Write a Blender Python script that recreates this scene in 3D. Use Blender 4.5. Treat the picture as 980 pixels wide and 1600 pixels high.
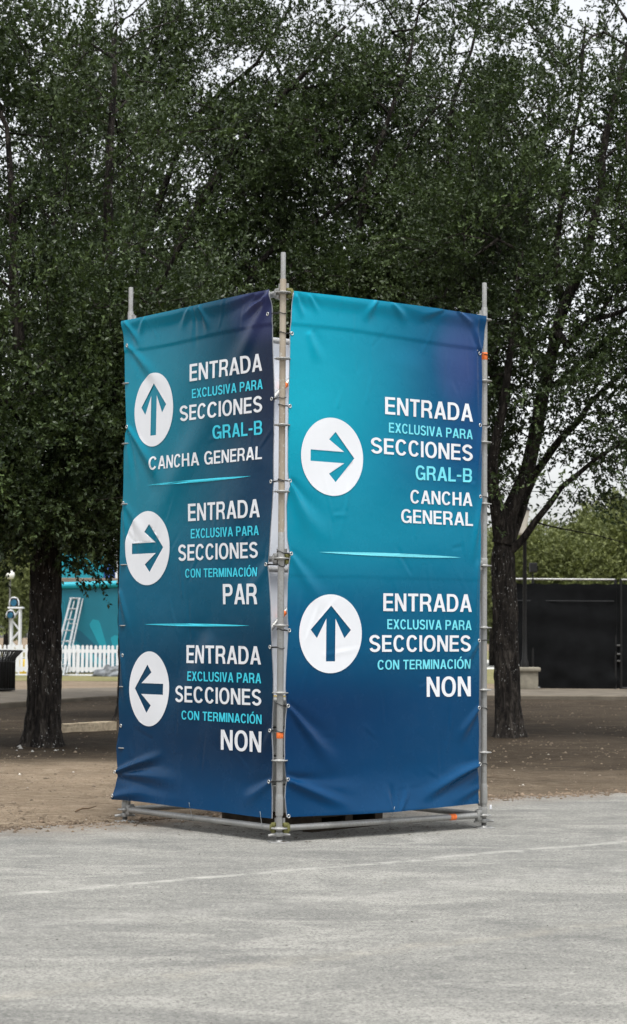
import bpy, bmesh, math, random
import numpy as np
from mathutils import Vector, Matrix, noise
from mathutils.geometry import delaunay_2d_cdt
for o in list(bpy.data.objects): bpy.data.objects.remove(o)
S = bpy.context.scene; COL = S.collection
R = math.radians
# ------------------------------------------------------------------ camera
FPX, PITCH, ROLL, CAMZ = 3260.4, 0.060146, 0.006224, 1.5186     # focal length in px of a 980 x 1600 picture
_r = np.array([1., 0, 0]); _u = np.array([0, -math.sin(PITCH), math.cos(PITCH)]); DIR = np.array([0, math.cos(PITCH), math.sin(PITCH)])
RGT = math.cos(ROLL)*_r + math.sin(ROLL)*_u; UPV = -math.sin(ROLL)*_r + math.cos(ROLL)*_u
CAM = np.array([0, 0, CAMZ])
cd = bpy.data.cameras.new('camera'); co = bpy.data.objects.new('camera', cd); COL.objects.link(co)
cd.sensor_fit = 'HORIZONTAL'; cd.sensor_width = 24.0; cd.lens = 24.0*FPX/980; cd.clip_end = 2000; cd.clip_start = .1
M = Matrix.Identity(4)
for i in range(3): M[i][0] = RGT[i]; M[i][1] = UPV[i]; M[i][2] = -DIR[i]; M[i][3] = CAM[i]
co.matrix_world = M; S.camera = co
cd.dof.use_dof = True; cd.dof.focus_distance = 15.9; cd.dof.aperture_fstop = 6.3
# ------------------------------------------------------------------ sky, sun, exposure
SUN_EL, SUN_AZ = R(70), R(172)         # azimuth clockwise from +Y: behind the camera, to its right
w = bpy.data.worlds.new('World'); S.world = w; w.use_nodes = True
nt = w.node_tree; bg = nt.nodes['Background']
sk = nt.nodes.new('ShaderNodeTexSky'); sk.sky_type = 'NISHITA'; sk.sun_disc = False
sk.sun_elevation = SUN_EL; sk.sun_rotation = SUN_AZ; sk.air_density = 1.0; sk.dust_density = 3.0
hs = nt.nodes.new('ShaderNodeHueSaturation'); hs.inputs['Saturation'].default_value = .16; hs.inputs['Value'].default_value = 1.1
nt.links.new(sk.outputs[0], hs.inputs['Color']); nt.links.new(hs.outputs[0], bg.inputs[0])
bg.inputs[1].default_value = .115
sd = bpy.data.lights.new('sun', 'SUN'); sd.energy = 1.5; sd.angle = R(28); sd.color = (1, .985, .95)
so = bpy.data.objects.new('sun', sd); COL.objects.link(so)
sv = Vector((math.sin(SUN_AZ)*math.cos(SUN_EL), math.cos(SUN_AZ)*math.cos(SUN_EL), math.sin(SUN_EL)))
so.rotation_euler = sv.to_track_quat('Z', 'Y').to_euler(); so.location = (0, 0, 30)
S.view_settings.view_transform = 'Standard'; S.view_settings.look = 'None'; S.view_settings.gamma = 1
S.view_settings.exposure = 1.13
S.render.engine = 'CYCLES'
# ------------------------------------------------------------------ helpers
def ray(px, py):
    d = DIR + RGT*((px-490)/FPX) + UPV*((800-py)/FPX); return d/d[1]
def at(px, py, Y): return CAM + ray(px, py)*Y
def ground(px, py):
    d = ray(px, py); p = CAM + d*(-CAMZ/d[2]); return p
def lin(c):
    return tuple(((v/255)/12.92 if v/255 <= .04045 else ((v/255+.055)/1.055)**2.4) for v in c)+(1,)
def tag(o, label=None, cat=None, group=None, kind=None):
    if label: o['label'] = label
    if cat: o['category'] = cat
    if group: o['group'] = group
    if kind: o['kind'] = kind
    return o
def link(name, me, mat=None, parent=None, smooth=True):
    if mat and not me.materials: me.materials.append(mat)
    if smooth and len(me.polygons): me.polygons.foreach_set('use_smooth', np.ones(len(me.polygons), bool))
    o = bpy.data.objects.new(name, me); COL.objects.link(o)
    if parent: o.parent = parent
    return o
def pymesh(name, V, F):
    me = bpy.data.meshes.new(name); me.from_pydata([tuple(v) for v in V], [], [tuple(f) for f in F]); me.update(); return me
def npmesh(name, V, T):
    """big mesh from numpy: V (n,3), T (m,k) with k equal corners"""
    me = bpy.data.meshes.new(name); V = np.asarray(V, np.float32); T = np.asarray(T, np.int32); k = T.shape[1]
    me.vertices.add(len(V)); me.vertices.foreach_set('co', V.ravel())
    me.loops.add(T.size); me.loops.foreach_set('vertex_index', T.ravel())
    me.polygons.add(len(T)); me.polygons.foreach_set('loop_start', np.arange(0, T.size, k, dtype=np.int32))
    me.update(calc_edges=True); return me
def empty(name, loc=(0, 0, 0), rz=0):
    o = bpy.data.objects.new(name, None); COL.objects.link(o); o.location = loc; o.rotation_euler[2] = rz; o.empty_display_size = .2; return o
class MB:
    def __init__(s): s.v = []; s.f = []
    def add(s, V, F):
        n = len(s.v); s.v += [tuple(v) for v in V]; s.f += [tuple(i+n for i in f) for f in F]; return s
    def box(s, c, d, rz=0, M=None):
        x, y, z = d[0]/2, d[1]/2, d[2]/2
        V = [(-x,-y,-z),(x,-y,-z),(x,y,-z),(-x,y,-z),(-x,-y,z),(x,-y,z),(x,y,z),(-x,y,z)]
        if M is None: M = Matrix.Rotation(rz, 3, 'Z')
        V = [M @ Vector(v) + Vector(c) for v in V]
        return s.add(V, [(0,3,2,1),(4,5,6,7),(0,1,5,4),(1,2,6,5),(2,3,7,6),(3,0,4,7)])
    def bbox(s, c, d, b=.005, rz=0, M=None):          # box with bevelled edges
        bm = bmesh.new(); bmesh.ops.create_cube(bm, size=1)
        for v in bm.verts: v.co = Vector((v.co.x*d[0], v.co.y*d[1], v.co.z*d[2]))
        bmesh.ops.bevel(bm, geom=bm.edges[:], offset=b, segments=2, affect='EDGES', profile=.6)
        if M is None: M = Matrix.Rotation(rz, 3, 'Z')
        bm.verts.index_update(); V = [M @ v.co + Vector(c) for v in bm.verts]; F = [[v.index for v in f.verts] for f in bm.faces]
        bm.free(); return s.add(V, F)
    def tube(s, pts, rad, n=12, caps=True):
        pts = [Vector(p) for p in pts]; k = len(pts)
        if not hasattr(rad, '__len__'): rad = [rad]*k
        t0 = (pts[1]-pts[0]).normalized(); a = t0.orthogonal().normalized(); V = []
        for i in range(k):
            t = (pts[min(i+1, k-1)]-pts[max(i-1, 0)]).normalized()
            a = (a - t*a.dot(t)).normalized(); b = t.cross(a)
            for j in range(n):
                q = 2*math.pi*j/n; V.append(pts[i]+(a*math.cos(q)+b*math.sin(q))*rad[i])
        F = [(i*n+j, i*n+(j+1) % n, (i+1)*n+(j+1) % n, (i+1)*n+j) for i in range(k-1) for j in range(n)]
        if caps: F += [tuple(range(n-1, -1, -1)), tuple((k-1)*n+j for j in range(n))]
        return s.add(V, F)
    def lathe(s, prof, n=24, c=(0, 0, 0), caps=True):
        V = [(c[0]+r*math.cos(2*math.pi*j/n), c[1]+r*math.sin(2*math.pi*j/n), c[2]+z) for r, z in prof for j in range(n)]
        k = len(prof)
        F = [(i*n+j, i*n+(j+1) % n, (i+1)*n+(j+1) % n, (i+1)*n+j) for i in range(k-1) for j in range(n)]
        if caps: F += [tuple(range(n-1, -1, -1)), tuple((k-1)*n+j for j in range(n))]
        return s.add(V, F)
    def build(s, name, mat, parent=None, smooth=False, ang=None):
        me = pymesh(name, s.v, s.f)
        o = link(name, me, mat, parent, smooth or ang is not None)
        if ang is not None:
            me.update(); me.set_sharp_from_angle(angle=R(ang))
        return o
def copy_part(o, parent, loc=None, rot=None):
    c = o.copy(); COL.objects.link(c); c.parent = parent
    if loc is not None: c.location = loc
    if rot is not None: c.rotation_euler = rot
    return c
# ------------------------------------------------------------------ materials
class NM:
    def __init__(s, name, rough=.7, spec=.4, metal=0):
        s.m = bpy.data.materials.new(name); s.m.use_nodes = True; s.t = s.m.node_tree; s.b = s.t.nodes['Principled BSDF']
        s.b.inputs['Roughness'].default_value = rough; s.b.inputs['Specular IOR Level'].default_value = spec; s.b.inputs['Metallic'].default_value = metal
    def n(s, typ, **k):
        nd = s.t.nodes.new(typ)
        for a, v in k.items():
            if a.startswith('_'): nd.inputs[int(a[1:])].default_value = v
            else: setattr(nd, a, v)
        return nd
    def l(s, a, b): s.t.links.new(a, b)
    def coord(s, out='Object', scale=(1, 1, 1), rot=(0, 0, 0)):
        c = s.n('ShaderNodeTexCoord'); mp = s.n('ShaderNodeMapping'); mp.inputs['Scale'].default_value = scale; mp.inputs['Rotation'].default_value = rot
        s.l(c.outputs[out], mp.inputs[0]); return mp.outputs[0]
    def noise(s, vec, scale, detail=4, rough=.55, dist=0):
        nd = s.n('ShaderNodeTexNoise'); nd.inputs['Scale'].default_value = scale; nd.inputs['Detail'].default_value = detail
        nd.inputs['Roughness'].default_value = rough; nd.inputs['Distortion'].default_value = dist
        if vec is not None: s.l(vec, nd.inputs['Vector'])
        return nd.outputs['Fac']
    def ramp(s, fac, stops, interp='LINEAR'):
        nd = s.n('ShaderNodeValToRGB'); e = nd.color_ramp.elements; nd.color_ramp.interpolation = interp
        while len(e) < len(stops): e.new(.5)
        for i, (p, c) in enumerate(stops): e[i].position = p; e[i].color = c if len(c) == 4 else tuple(c)+(1,)
        s.l(fac, nd.inputs[0]); return nd.outputs[0]
    def mix(s, fac, a, b, blend='MIX'):
        nd = s.n('ShaderNodeMix', data_type='RGBA', blend_type=blend)
        for i, v in ((0, fac), (6, a), (7, b)):
            if hasattr(v, 'is_linked') or hasattr(v, 'links'): s.l(v, nd.inputs[i])
            else: nd.inputs[i].default_value = v if i == 0 else (tuple(v)+(1,) if len(v) == 3 else v)
        return nd.outputs[2]
    def math(s, op, a, b=None, clamp=False):
        nd = s.n('ShaderNodeMath', operation=op, use_clamp=clamp)
        for i, v in ((0, a), (1, b)):
            if v is None: continue
            if hasattr(v, 'links'): s.l(v, nd.inputs[i])
            else: nd.inputs[i].default_value = v
        return nd.outputs[0]
    def maprange(s, v, a, b, c=0, d=1, smooth=True):
        nd = s.n('ShaderNodeMapRange', interpolation_type='SMOOTHSTEP' if smooth else 'LINEAR')
        s.l(v, nd.inputs[0])
        for i, q in zip((1, 2, 3, 4), (a, b, c, d)): nd.inputs[i].default_value = q
        return nd.outputs[0]
    def attr(s, name): return s.n('ShaderNodeAttribute', attribute_name=name)
    def bump(s, h, strength=.5, dist=.01, normal=None):
        nd = s.n('ShaderNodeBump'); nd.inputs['Strength'].default_value = strength; nd.inputs['Distance'].default_value = dist
        s.l(h, nd.inputs['Height'])
        if normal is not None: s.l(normal, nd.inputs['Normal'])
        s.l(nd.outputs[0], s.b.inputs['Normal']); return nd.outputs[0]
    def col(s, c):
        if hasattr(c, 'links'): s.l(c, s.b.inputs['Base Color'])
        else: s.b.inputs['Base Color'].default_value = tuple(c)+(1,) if len(c) == 3 else c
        return s
def plain(name, c, rough=.6, spec=.4, metal=0, var=.25, scale=6, bump=0):
    m = NM(name, rough, spec, metal); v = m.coord(); f = m.noise(v, scale, 5, .6)
    a = tuple(x*(1-var) for x in c[:3]); b = tuple(min(1, x*(1+var)) for x in c[:3])
    m.col(m.ramp(f, [(.3, a), (.7, b)]))
    if bump: m.bump(m.noise(v, scale*8, 4), bump, .01)
    return m.m
def galv_mat():
    m = NM('galvanised_steel', .5, .5, .55); v = m.coord(scale=(1, 1, .35))
    big = m.noise(v, 3.2, 4); fine = m.noise(m.coord(), 60, 3, .6)
    c = m.ramp(big, [(.3, (.24, .245, .24)), (.48, (.34, .345, .34)), (.7, (.42, .42, .41))])
    c = m.mix(m.maprange(fine, .35, .75), c, (.30, .29, .27), 'MIX')
    rust = m.maprange(m.noise(m.coord(scale=(1, 1, .5)), 5.0, 5, .7), .66, .76)
    c = m.mix(m.math('MULTIPLY', rust, .6), c, (.16, .085, .05)); m.col(c)
    m.l(m.maprange(fine, .2, .8, .4, .65), m.b.inputs['Roughness']); m.bump(fine, .15, .003); return m.m
def weathered_mat():
    m = NM('weathered_steel', .6, .4, .2); v = m.coord(scale=(1, 1, .3)); big = m.noise(v, 3, 5)
    c = m.ramp(big, [(.3, (.19, .155, .115)), (.5, (.30, .25, .19)), (.72, (.40, .36, .29))])
    sp = m.maprange(m.noise(m.coord(), 38, 3, .6), .58, .66); c = m.mix(m.math('MULTIPLY', sp, .55), c, (.5, .48, .44))
    rust = m.maprange(m.noise(m.coord(scale=(1, 1, .4)), 6, 4), .62, .72); c = m.mix(m.math('MULTIPLY', rust, .7), c, (.2, .08, .04)); m.col(c)
    m.bump(m.noise(m.coord(), 70, 3), .2, .003); return m.m
MAT = {}
MAT['galv'] = galv_mat(); MAT['weath'] = weathered_mat()
MAT['yellow_steel'] = plain('yellow_green_steel', (.17, .165, .055), .6, .4, .2, .5, 12)
MAT['dark_steel'] = plain('dark_cast_steel', (.10, .10, .095), .55, .5, .5, .4, 20, .2)
MAT['orange'] = plain('orange_tape', (.75, .16, .03), .6, .4, 0, .3, 30)
MAT['tie'] = plain('black_cable_tie', (.012, .012, .012), .4, .5, 0, .2, 10)
MAT['cord'] = plain('white_cord', (.32, .33, .33), .7, .3, 0, .2, 10)
MAT['grommet'] = plain('nickel_grommet', (.62, .62, .6), .3, .5, .8, .2, 10)
MAT['white_ink'] = plain('white_ink', (.72, .735, .765), .42, .45, 0, .03, 2)
MAT['cyan_ink'] = plain('cyan_ink', (.035, .56, .72), .42, .45, 0, .05, 2)
MAT['pale_cyan_ink'] = plain('pale_cyan_ink', (.15, .66, .77), .42, .45, 0, .05, 2)
MAT['white_vinyl'] = plain('white_vinyl_back', (.66, .685, .73), .5, .4, 0, .04, 1.5)
MAT['concrete'] = plain('pale_concrete', (.46, .46, .43), .85, .2, 0, .18, 8, .3)
MAT['path'] = plain('path_concrete', (.125, .108, .085), .9, .15, 0, .3, 1.2, .3)
MAT['wood'] = plain('dark_pallet_wood', (.07, .055, .04), .8, .2, 0, .4, 14, .3)
MAT['white_paint'] = plain('white_paint', (.66, .67, .69), .5, .4, 0, .06, 5)
MAT['alu'] = plain('ladder_aluminium', (.34, .36, .37), .5, .5, .5, .3, 10)
MAT['black_metal'] = plain('black_metal', (.010, .010, .010), .55, .3, .1, .3, 20)
MAT['black_cloth'] = plain('black_shade_cloth', (.0055, .006, .0065), .9, .1, 0, .35, 2.2, .2)
MAT['teal'] = plain('teal_panel', (.003, .125, .18), .5, .4, 0, .12, .6)
MAT['teal_light'] = plain('light_teal_panel', (.006, .22, .29), .5, .4, 0, .1, .6)
MAT['teal_dark'] = plain('dark_teal_panel', (.002, .08, .13), .5, .4, 0, .1, .6)
MAT['cyan'] = plain('cyan_rail', (.006, .29, .37), .5, .4, 0, .1, 1)
MAT['brown_roof'] = plain('brown_roof_strip', (.20, .155, .12), .8, .2, 0, .2, 3)
MAT['blue'] = plain('blue_panel', (.03, .08, .28), .5, .4, 0, .1, 2)
MAT['lamp_glass'] = plain('milky_lamp_glass', (.85, .84, .78), .35, .5, 0, .04, 4)
MAT['lamp_shade'] = plain('cream_lantern_glass', (.62, .58, .5), .5, .4, 0, .1, 4)
MAT['grey_tarp'] = plain('grey_tarp', (.12, .13, .14), .6, .4, 0, .8, 3)
MAT['stone'] = plain('rough_stone', (.46, .38, .27), .9, .2, 0, .3, 16, .6)
MAT['red'] = plain('red_plastic', (.35, .02, .02), .5, .4, 0, .2, 10)
MAT['yellow'] = plain('yellow_plastic', (.65, .45, .04), .55, .4, 0, .2, 10)
# ------------------------------------------------------------------ ground
def dirt_mat():
    m = NM('dry_dirt', .95, .1); v = m.coord()
    a = m.noise(v, .55, 6, .6, .3); b = m.noise(m.coord(scale=(1, 2.2, 1)), 5, 6, .65); c = m.noise(v, 38, 4, .7)
    k = m.ramp(a, [(.3, (.13, .096, .066)), (.5, (.19, .143, .10)), (.72, (.25, .19, .135))])
    k = m.mix(m.maprange(b, .42, .66), k, (.28, .22, .16)); k = m.mix(m.math('MULTIPLY', m.maprange(c, .52, .68), .8), k, (.06, .043, .03))
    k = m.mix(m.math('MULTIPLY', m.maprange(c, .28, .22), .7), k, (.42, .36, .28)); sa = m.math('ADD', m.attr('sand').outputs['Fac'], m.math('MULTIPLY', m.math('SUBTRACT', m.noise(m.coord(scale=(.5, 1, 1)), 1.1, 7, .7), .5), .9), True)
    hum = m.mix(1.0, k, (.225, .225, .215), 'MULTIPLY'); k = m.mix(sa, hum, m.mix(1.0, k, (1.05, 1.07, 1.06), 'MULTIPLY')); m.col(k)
    h = m.math('ADD', m.math('MULTIPLY', b, .6), m.math('MULTIPLY', c, .5)); m.bump(h, 1.0, .06); return m.m
MAT['dirt'] = dirt_mat()
# dirt sheet: fine and uneven where it shows, then out to the horizon
def edge_y(x):      # where the asphalt ends and the dirt starts
    X = [-60, -8, -2.5, -1.57, -.4, 1.63, 3.15, 8, 60]; Y = [8, 13.4, 16.55, 17.25, 18.35, 20.0, 21.05, 24, 52]
    return float(np.interp(x, X, Y))
def gz(x, y):
    t = min(1, max(0, (y-edge_y(x)-.15)/1.5))
    return t*(.035*noise.noise(Vector((x*.5, y*.5, 0)))+.02*noise.noise(Vector((x*1.7, y*1.7, 5)))+.012)-.004*(1-t)
gxs = np.concatenate([[-1500, -300, -80, -30], np.linspace(-14, 14, 113), [30, 80, 300, 1500]])
gys = np.concatenate([[-300, -40, 5], np.linspace(12, 42, 121), np.linspace(43, 64, 22), [70, 80, 100, 140, 200, 400, 1500]])
V = [(x, y, gz(x, y) if 12 < y < 60 and abs(x) < 14.1 else -.004) for y in gys for x in gxs]; nx = len(gxs)
T = [(j*nx+i, j*nx+i+1, (j+1)*nx+i+1, (j+1)*nx+i) for j in range(len(gys)-1) for i in range(nx-1)]
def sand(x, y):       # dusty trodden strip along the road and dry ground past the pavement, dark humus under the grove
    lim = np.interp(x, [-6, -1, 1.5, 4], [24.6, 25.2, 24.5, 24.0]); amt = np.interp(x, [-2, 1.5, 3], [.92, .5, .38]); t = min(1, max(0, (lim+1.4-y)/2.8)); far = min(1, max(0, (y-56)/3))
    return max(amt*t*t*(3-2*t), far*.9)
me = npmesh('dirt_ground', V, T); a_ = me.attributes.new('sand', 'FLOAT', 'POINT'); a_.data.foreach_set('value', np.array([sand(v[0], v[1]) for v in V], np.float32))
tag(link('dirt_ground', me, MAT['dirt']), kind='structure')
def asphalt_mat():
    m = NM('dusty_asphalt', .92, .15); v = m.coord(rot=(0, 0, R(-28))); vs = m.coord(rot=(0, 0, R(-24)), scale=(.5, 1, 1))
    a = m.noise(v, .9, 7, .68, .6); st = m.noise(vs, 1.7, 8, .68, .8); st2 = m.noise(vs, 8, 6, .72, .5); g = m.noise(v, 62, 4, .8); g2 = m.noise(v, 190, 2, .7)
    k = m.ramp(a, [(.36, (.235, .232, .222)), (.64, (.37, .36, .335))])
    k = m.mix(m.math('MULTIPLY', m.maprange(st, .46, .66), .9), k, (.45, .435, .405))
    k = m.mix(m.math('MULTIPLY', m.maprange(st, .47, .30), .8), k, (.20, .198, .19))
    k = m.mix(m.math('MULTIPLY', m.maprange(st2, .54, .74), .45), k, (.48, .465, .43))
    k = m.mix(m.math('MULTIPLY', m.maprange(g, .49, .62), .9), k, (.13, .128, .12)); k = m.mix(m.math('MULTIPLY', m.maprange(g, .43, .33), .85), k, (.55, .53, .49))
    k = m.mix(m.math('MULTIPLY', m.maprange(g2, .52, .68), .5), k, (.10, .10, .095))
    mid = m.noise(v, 14, 5, .75); k = m.mix(m.math('MULTIPLY', m.maprange(mid, .5, .7), .5), k, (.17, .168, .16)); k = m.mix(m.math('MULTIPLY', m.maprange(mid, .44, .3), .45), k, (.55, .535, .50))
    # a dusty seam that runs right across the road
    P0 = ground(0, 1400); P1 = ground(980, 1316); d = (P1-P0)[:2]; d /= np.linalg.norm(d); nrm = np.array([-d[1], d[0]])
    tc = m.n('ShaderNodeTexCoord')
    def line(P, half, seed):
        dp = m.n('ShaderNodeVectorMath', operation='DOT_PRODUCT'); m.l(tc.outputs['Object'], dp.inputs[0]); dp.inputs[1].default_value = (nrm[0], nrm[1], 0)
        off = m.math('SUBTRACT', dp.outputs['Value'], float(nrm@P[:2]))
        wob = m.math('MULTIPLY', m.math('SUBTRACT', m.noise(m.coord(), 1.1+seed, 3), .5), .22)
        ab = m.math('ABSOLUTE', m.math('ADD', off, wob))
        return m.math('MULTIPLY', m.maprange(ab, half, .0), m.maprange(m.noise(m.coord(), 4.1+seed, 7, .8), .36, .66))
    k = m.mix(m.math('MULTIPLY', line(P0, .10, 0), .75), k, (.62, .60, .56))
    k = m.mix(m.math('MULTIPLY', line(ground(0, 1560), .16, .7), .3), k, (.55, .50, .42))
    k = m.mix(m.math('MULTIPLY', line(ground(0, 1455), .35, 1.7), .35), k, (.52, .50, .47))
    # dirt trodden over the broken edge
    ed = m.attr('edge_dirt').outputs['Fac']; e2 = m.math('MULTIPLY', ed, m.maprange(m.noise(m.coord(), 3.5, 6, .7), .28, .6))
    k = m.mix(m.math('MULTIPLY', e2, .85), k, (.24, .175, .125)); k = m.mix(1.0, k, (.715, .722, .708), 'MULTIPLY'); m.col(k)
    m.bump(m.math('ADD', g, m.math('MULTIPLY', st2, .5)), .55, .012); return m.m
MAT['asphalt'] = asphalt_mat()
rng = random.Random(5)
xs = [-60, -40, -25, -15]+[-10+.12*i for i in range(190)]+[14, 20, 30, 45, 60]
rows = [0, .12, .3, .6, 1.1, 1.9, 3, 5, 9, 16, 28, 60]
V = []; A = []
for j, d in enumerate(rows):
    for x in xs:
        jit = (.10*noise.noise(Vector((x*1.3, 1, 0)))+.07*noise.noise(Vector((x*4, 7, 0)))) if j < 3 else 0
        V.append((x, edge_y(x)+jit-d, .004 if j else .001))
        under = math.exp(-((x-.1)**2)/3.2)*1.1      # more of it where the tower stands
        A.append(max(0, min(1, 1.15-d/(.55+.9*under+.5*noise.noise(Vector((x*.8, 3, 0)))))))
nx = len(xs)
T = [(j*nx+i, (j+1)*nx+i, (j+1)*nx+i+1, j*nx+i+1) for j in range(len(rows)-1) for i in range(nx-1)]
me = npmesh('road', V, T); at_ = me.attributes.new('edge_dirt', 'FLOAT', 'POINT'); at_.data.foreach_set('value', np.array(A, np.float32))
tag(link('road', me, MAT['asphalt']), kind='structure')
# raised concrete path with its kerb
front = [(-16, 14), (-9.2, 34), (-6.5, 43.6), (-4.8, 49.4), (-2.5, 51.4), (4.2, 52.2), (9, 52.4), (40, 53)]
back = [(-24, 30), (-15, 48), (-8.3, 54), (-5.7, 57.2), (-2, 58.5), (4.2, 59), (9, 59.2), (40, 60)]
def dense(P, n=10):
    return [tuple(np.array(P[i])+(np.array(P[i+1])-np.array(P[i]))*k/n) for i in range(len(P)-1) for k in range(n)]+[P[-1]]
f_, b_ = dense(front), dense(back); h = .12; n = len(f_)
bev = [(x, y+.03) for x, y in f_]
V = [(x, y, -.05) for x, y in f_]+[(x, y, h-.025) for x, y in f_]+[(x, y, h) for x, y in bev]+[(x, y, h) for x, y in b_]+[(x, y, -.05) for x, y in b_]
F = [(r*n+i, r*n+i+1, (r+1)*n+i+1, (r+1)*n+i) for r in range(4) for i in range(n-1)]
tag(link('pavement', pymesh('pavement', V, F), MAT['path'], smooth=False), kind='structure')
# lawn beyond, with a pale road farther off
gm = NM('dry_lawn', .95, .1); f = gm.noise(gm.coord(), .5, 5, .6); f2 = gm.noise(gm.coord(), 9, 4, .7)
gm.col(gm.mix(gm.maprange(f2, .4, .7), gm.ramp(f, [(.35, (.085, .095, .025)), (.65, (.17, .15, .06))]), (.24, .21, .13))); MAT['lawn'] = gm.m
def sheet(name, x0, x1, y0, y1, z, mat):
    nx, ny = 24, 8
    V = [(x0+(x1-x0)*i/nx, y0+(y1-y0)*j/ny+(.8*noise.noise(Vector((i*.7, j, 2))) if 0 < i < nx else 0), z) for j in range(ny+1) for i in range(nx+1)]
    F = [(j*(nx+1)+i, j*(nx+1)+i+1, (j+1)*(nx+1)+i+1, (j+1)*(nx+1)+i) for j in range(ny) for i in range(nx)]
    return tag(link(name, pymesh(name, V, F), mat), kind='structure')
sheet('lawn', -40, 40, 71, 104, .004, MAT['lawn']); sheet('road', -40, 60, 104, 150, .004, MAT['concrete']); sheet('lawn', -60, 80, 150, 260, .004, MAT['lawn'])
# ------------------------------------------------------------------ scaffold tower (bay 2.07 m, rosettes every 0.5 m)
YAW = .89926; BAY = 2.07; Z0 = .107
FP = np.array([-.23949, 15.5603]); LD = np.array([-math.cos(YAW), math.sin(YAW)]); RD = np.array([math.sin(YAW), math.cos(YAW)])
NR = np.array([math.cos(YAW), -math.sin(YAW)]); NL = np.array([-math.sin(YAW), -math.cos(YAW)])
LP, RP, BP = FP+BAY*LD, FP+BAY*RD, FP+BAY*(LD+RD)
tower = empty('scaffold_tower', (FP[0], FP[1], 0))
tag(tower, 'square galvanised scaffold tower that carries the blue direction banners', 'scaffold')
def loc(p): return Vector((p[0]-FP[0], p[1]-FP[1], p[2] if len(p) > 2 else 0))
proto = {}
def standard(P, mat):
    """one upright: tube with rosettes, spigot, sleeve, base jack"""
    base = loc(P)
    if 'tube' not in proto:
        proto['tube'] = MB().lathe([(.0235, .33), (.02415, .34), (.02415, 2.085), (.0265, 2.10), (.0265, 2.30), (.02415, 2.315), (.02415, 4.215), (.022, 4.222)], 16)
    st = MB().lathe([(.0235, .33), (.02415, .34), (.02415, 2.2), (.02415, 4.2), (.0225, 4.21)], 18).build('standard', mat, tower, ang=40); st.location = base
    sp = MB().lathe([(.0185, 4.2), (.019, 4.21), (.019, 4.40), (.0175, 4.412), (.0, 4.412)], 14, caps=False).build('spigot', MAT['galv'], st, ang=40)
    MB().lathe([(.028, .20), (.029, .21), (.029, .335), (.0245, .36)], 18).build('collar', MAT['galv'], st, ang=40)
    for k in range(9):
        if 'ros' not in proto:
            b = MB().lathe([(.022, -.011), (.032, -.010), (.034, -.0045), (.058, -.0045), (.0615, -.002), (.0615, .002), (.058, .0045), (.034, .0045), (.032, .010), (.022, .011)], 28, caps=False)
            proto['ros'] = b.build('rosette', MAT['galv'], st, ang=35); proto['ros'].location = (0, 0, Z0)
        else: copy_part(proto['ros'], st, (0, 0, Z0+.5*k))
    if 'jack' not in proto:
        j = MB().lathe([(.019, .01), (.019, .21)], 14)
        j.tube([(.0195*math.cos(q*.7), .0195*math.sin(q*.7), .03+.0012*q) for q in range(0, 120)], .0028, 5)
        jo = j.build('base_jack', MAT['dark_steel'], tower, ang=50); jo.location = base
        pl = MB(); pl.bbox((0, 0, .007), (.15, .15, .008), .003, R(12)); pl.lathe([(.03, .011), (.024, .022), (.019, .024)], 16)
        pl.build('base_plate', MAT['galv'], jo, ang=40)
        wn = MB(); wn.lathe([(.026, .048), (.030, .053), (.030, .072), (.025, .08)], 16)
        for q in (R(20), R(200)):
            wn.tube([(.026*math.cos(q), .026*math.sin(q), .062), (.055*math.cos(q), .055*math.sin(q), .06), (.085*math.cos(q), .085*math.sin(q), .056)], [.014, .011, .009], 8)
        wn.build('wing_nut', MAT['galv'], jo, ang=40); proto['jack'] = jo
    else:
        j = copy_part(proto['jack'], tower, base)
        for c in list(proto['jack'].children): copy_part(c, j)
    # base collar that carries the lowest rosette
    MB().lathe([(.0215, .085), (.0235, .09), (.0235, .205)], 16).build('base_collar', MAT['galv'], st, ang=40)
    return st
stF = standard(FP, MAT['weath']); stL = standard(LP, MAT['galv']); stR = standard(RP, MAT['galv']); stB = standard(BP, MAT['galv'])
# the lower half of the near upright is a newer galvanised piece
MB().lathe([(.0247, .36), (.0247, 2.07), (.0252, 2.075), (.0252, 2.30), (.0235, 2.305)], 18).build('lower_tube', MAT['galv'], stF, ang=40)
def ledger(P, Q, z, mat=None, zz=None):
    d = np.array(Q)-np.array(P); L = np.linalg.norm(d); d = d/L; zz = z if zz is None else zz
    a = Vector((P[0]+d[0]*.075-FP[0], P[1]+d[1]*.075-FP[1], z)); b = Vector((Q[0]-d[0]*.075-FP[0], Q[1]-d[1]*.075-FP[1], zz))
    tb = MB().tube([a, a.lerp(b, .5), b], .0238, 16).build('ledger', mat or MAT['galv'], tower, ang=50)
    ang = math.atan2(d[1], d[0])
    for end, sgn, hm in ((a, 1, MAT['galv']), (b, -1, MAT['galv'])):
        h = MB(); o = Vector((d[0], d[1], 0))*(-sgn)
        h.bbox(end+o*.018+Vector((0, 0, .024)), (.058, .040, .034), .014, ang); h.bbox(end+o*.018+Vector((0, 0, -.024)), (.058, .040, .034), .014, ang)
        h.bbox(end+o*.002, (.03, .05, .05), .008, ang)
        ho = h.build('wedge_head', MAT['yellow_steel'] if (P is FP and sgn == 1 and z > 1 and Q is RP) or (P is FP and z < 1 and sgn == 1) else hm, tb, ang=40)
        MB().bbox(end+o*.032+Vector((0, 0, .012)), (.022, .006, .125), .002, ang).build('wedge', MAT['galv'], tb)
    return tb
for z in (Z0, Z0+2, Z0+4):
    ledger(FP, RP, z); ledger(FP, LP, z); ledger(LP, BP, z); ledger(RP, BP, z)
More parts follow.
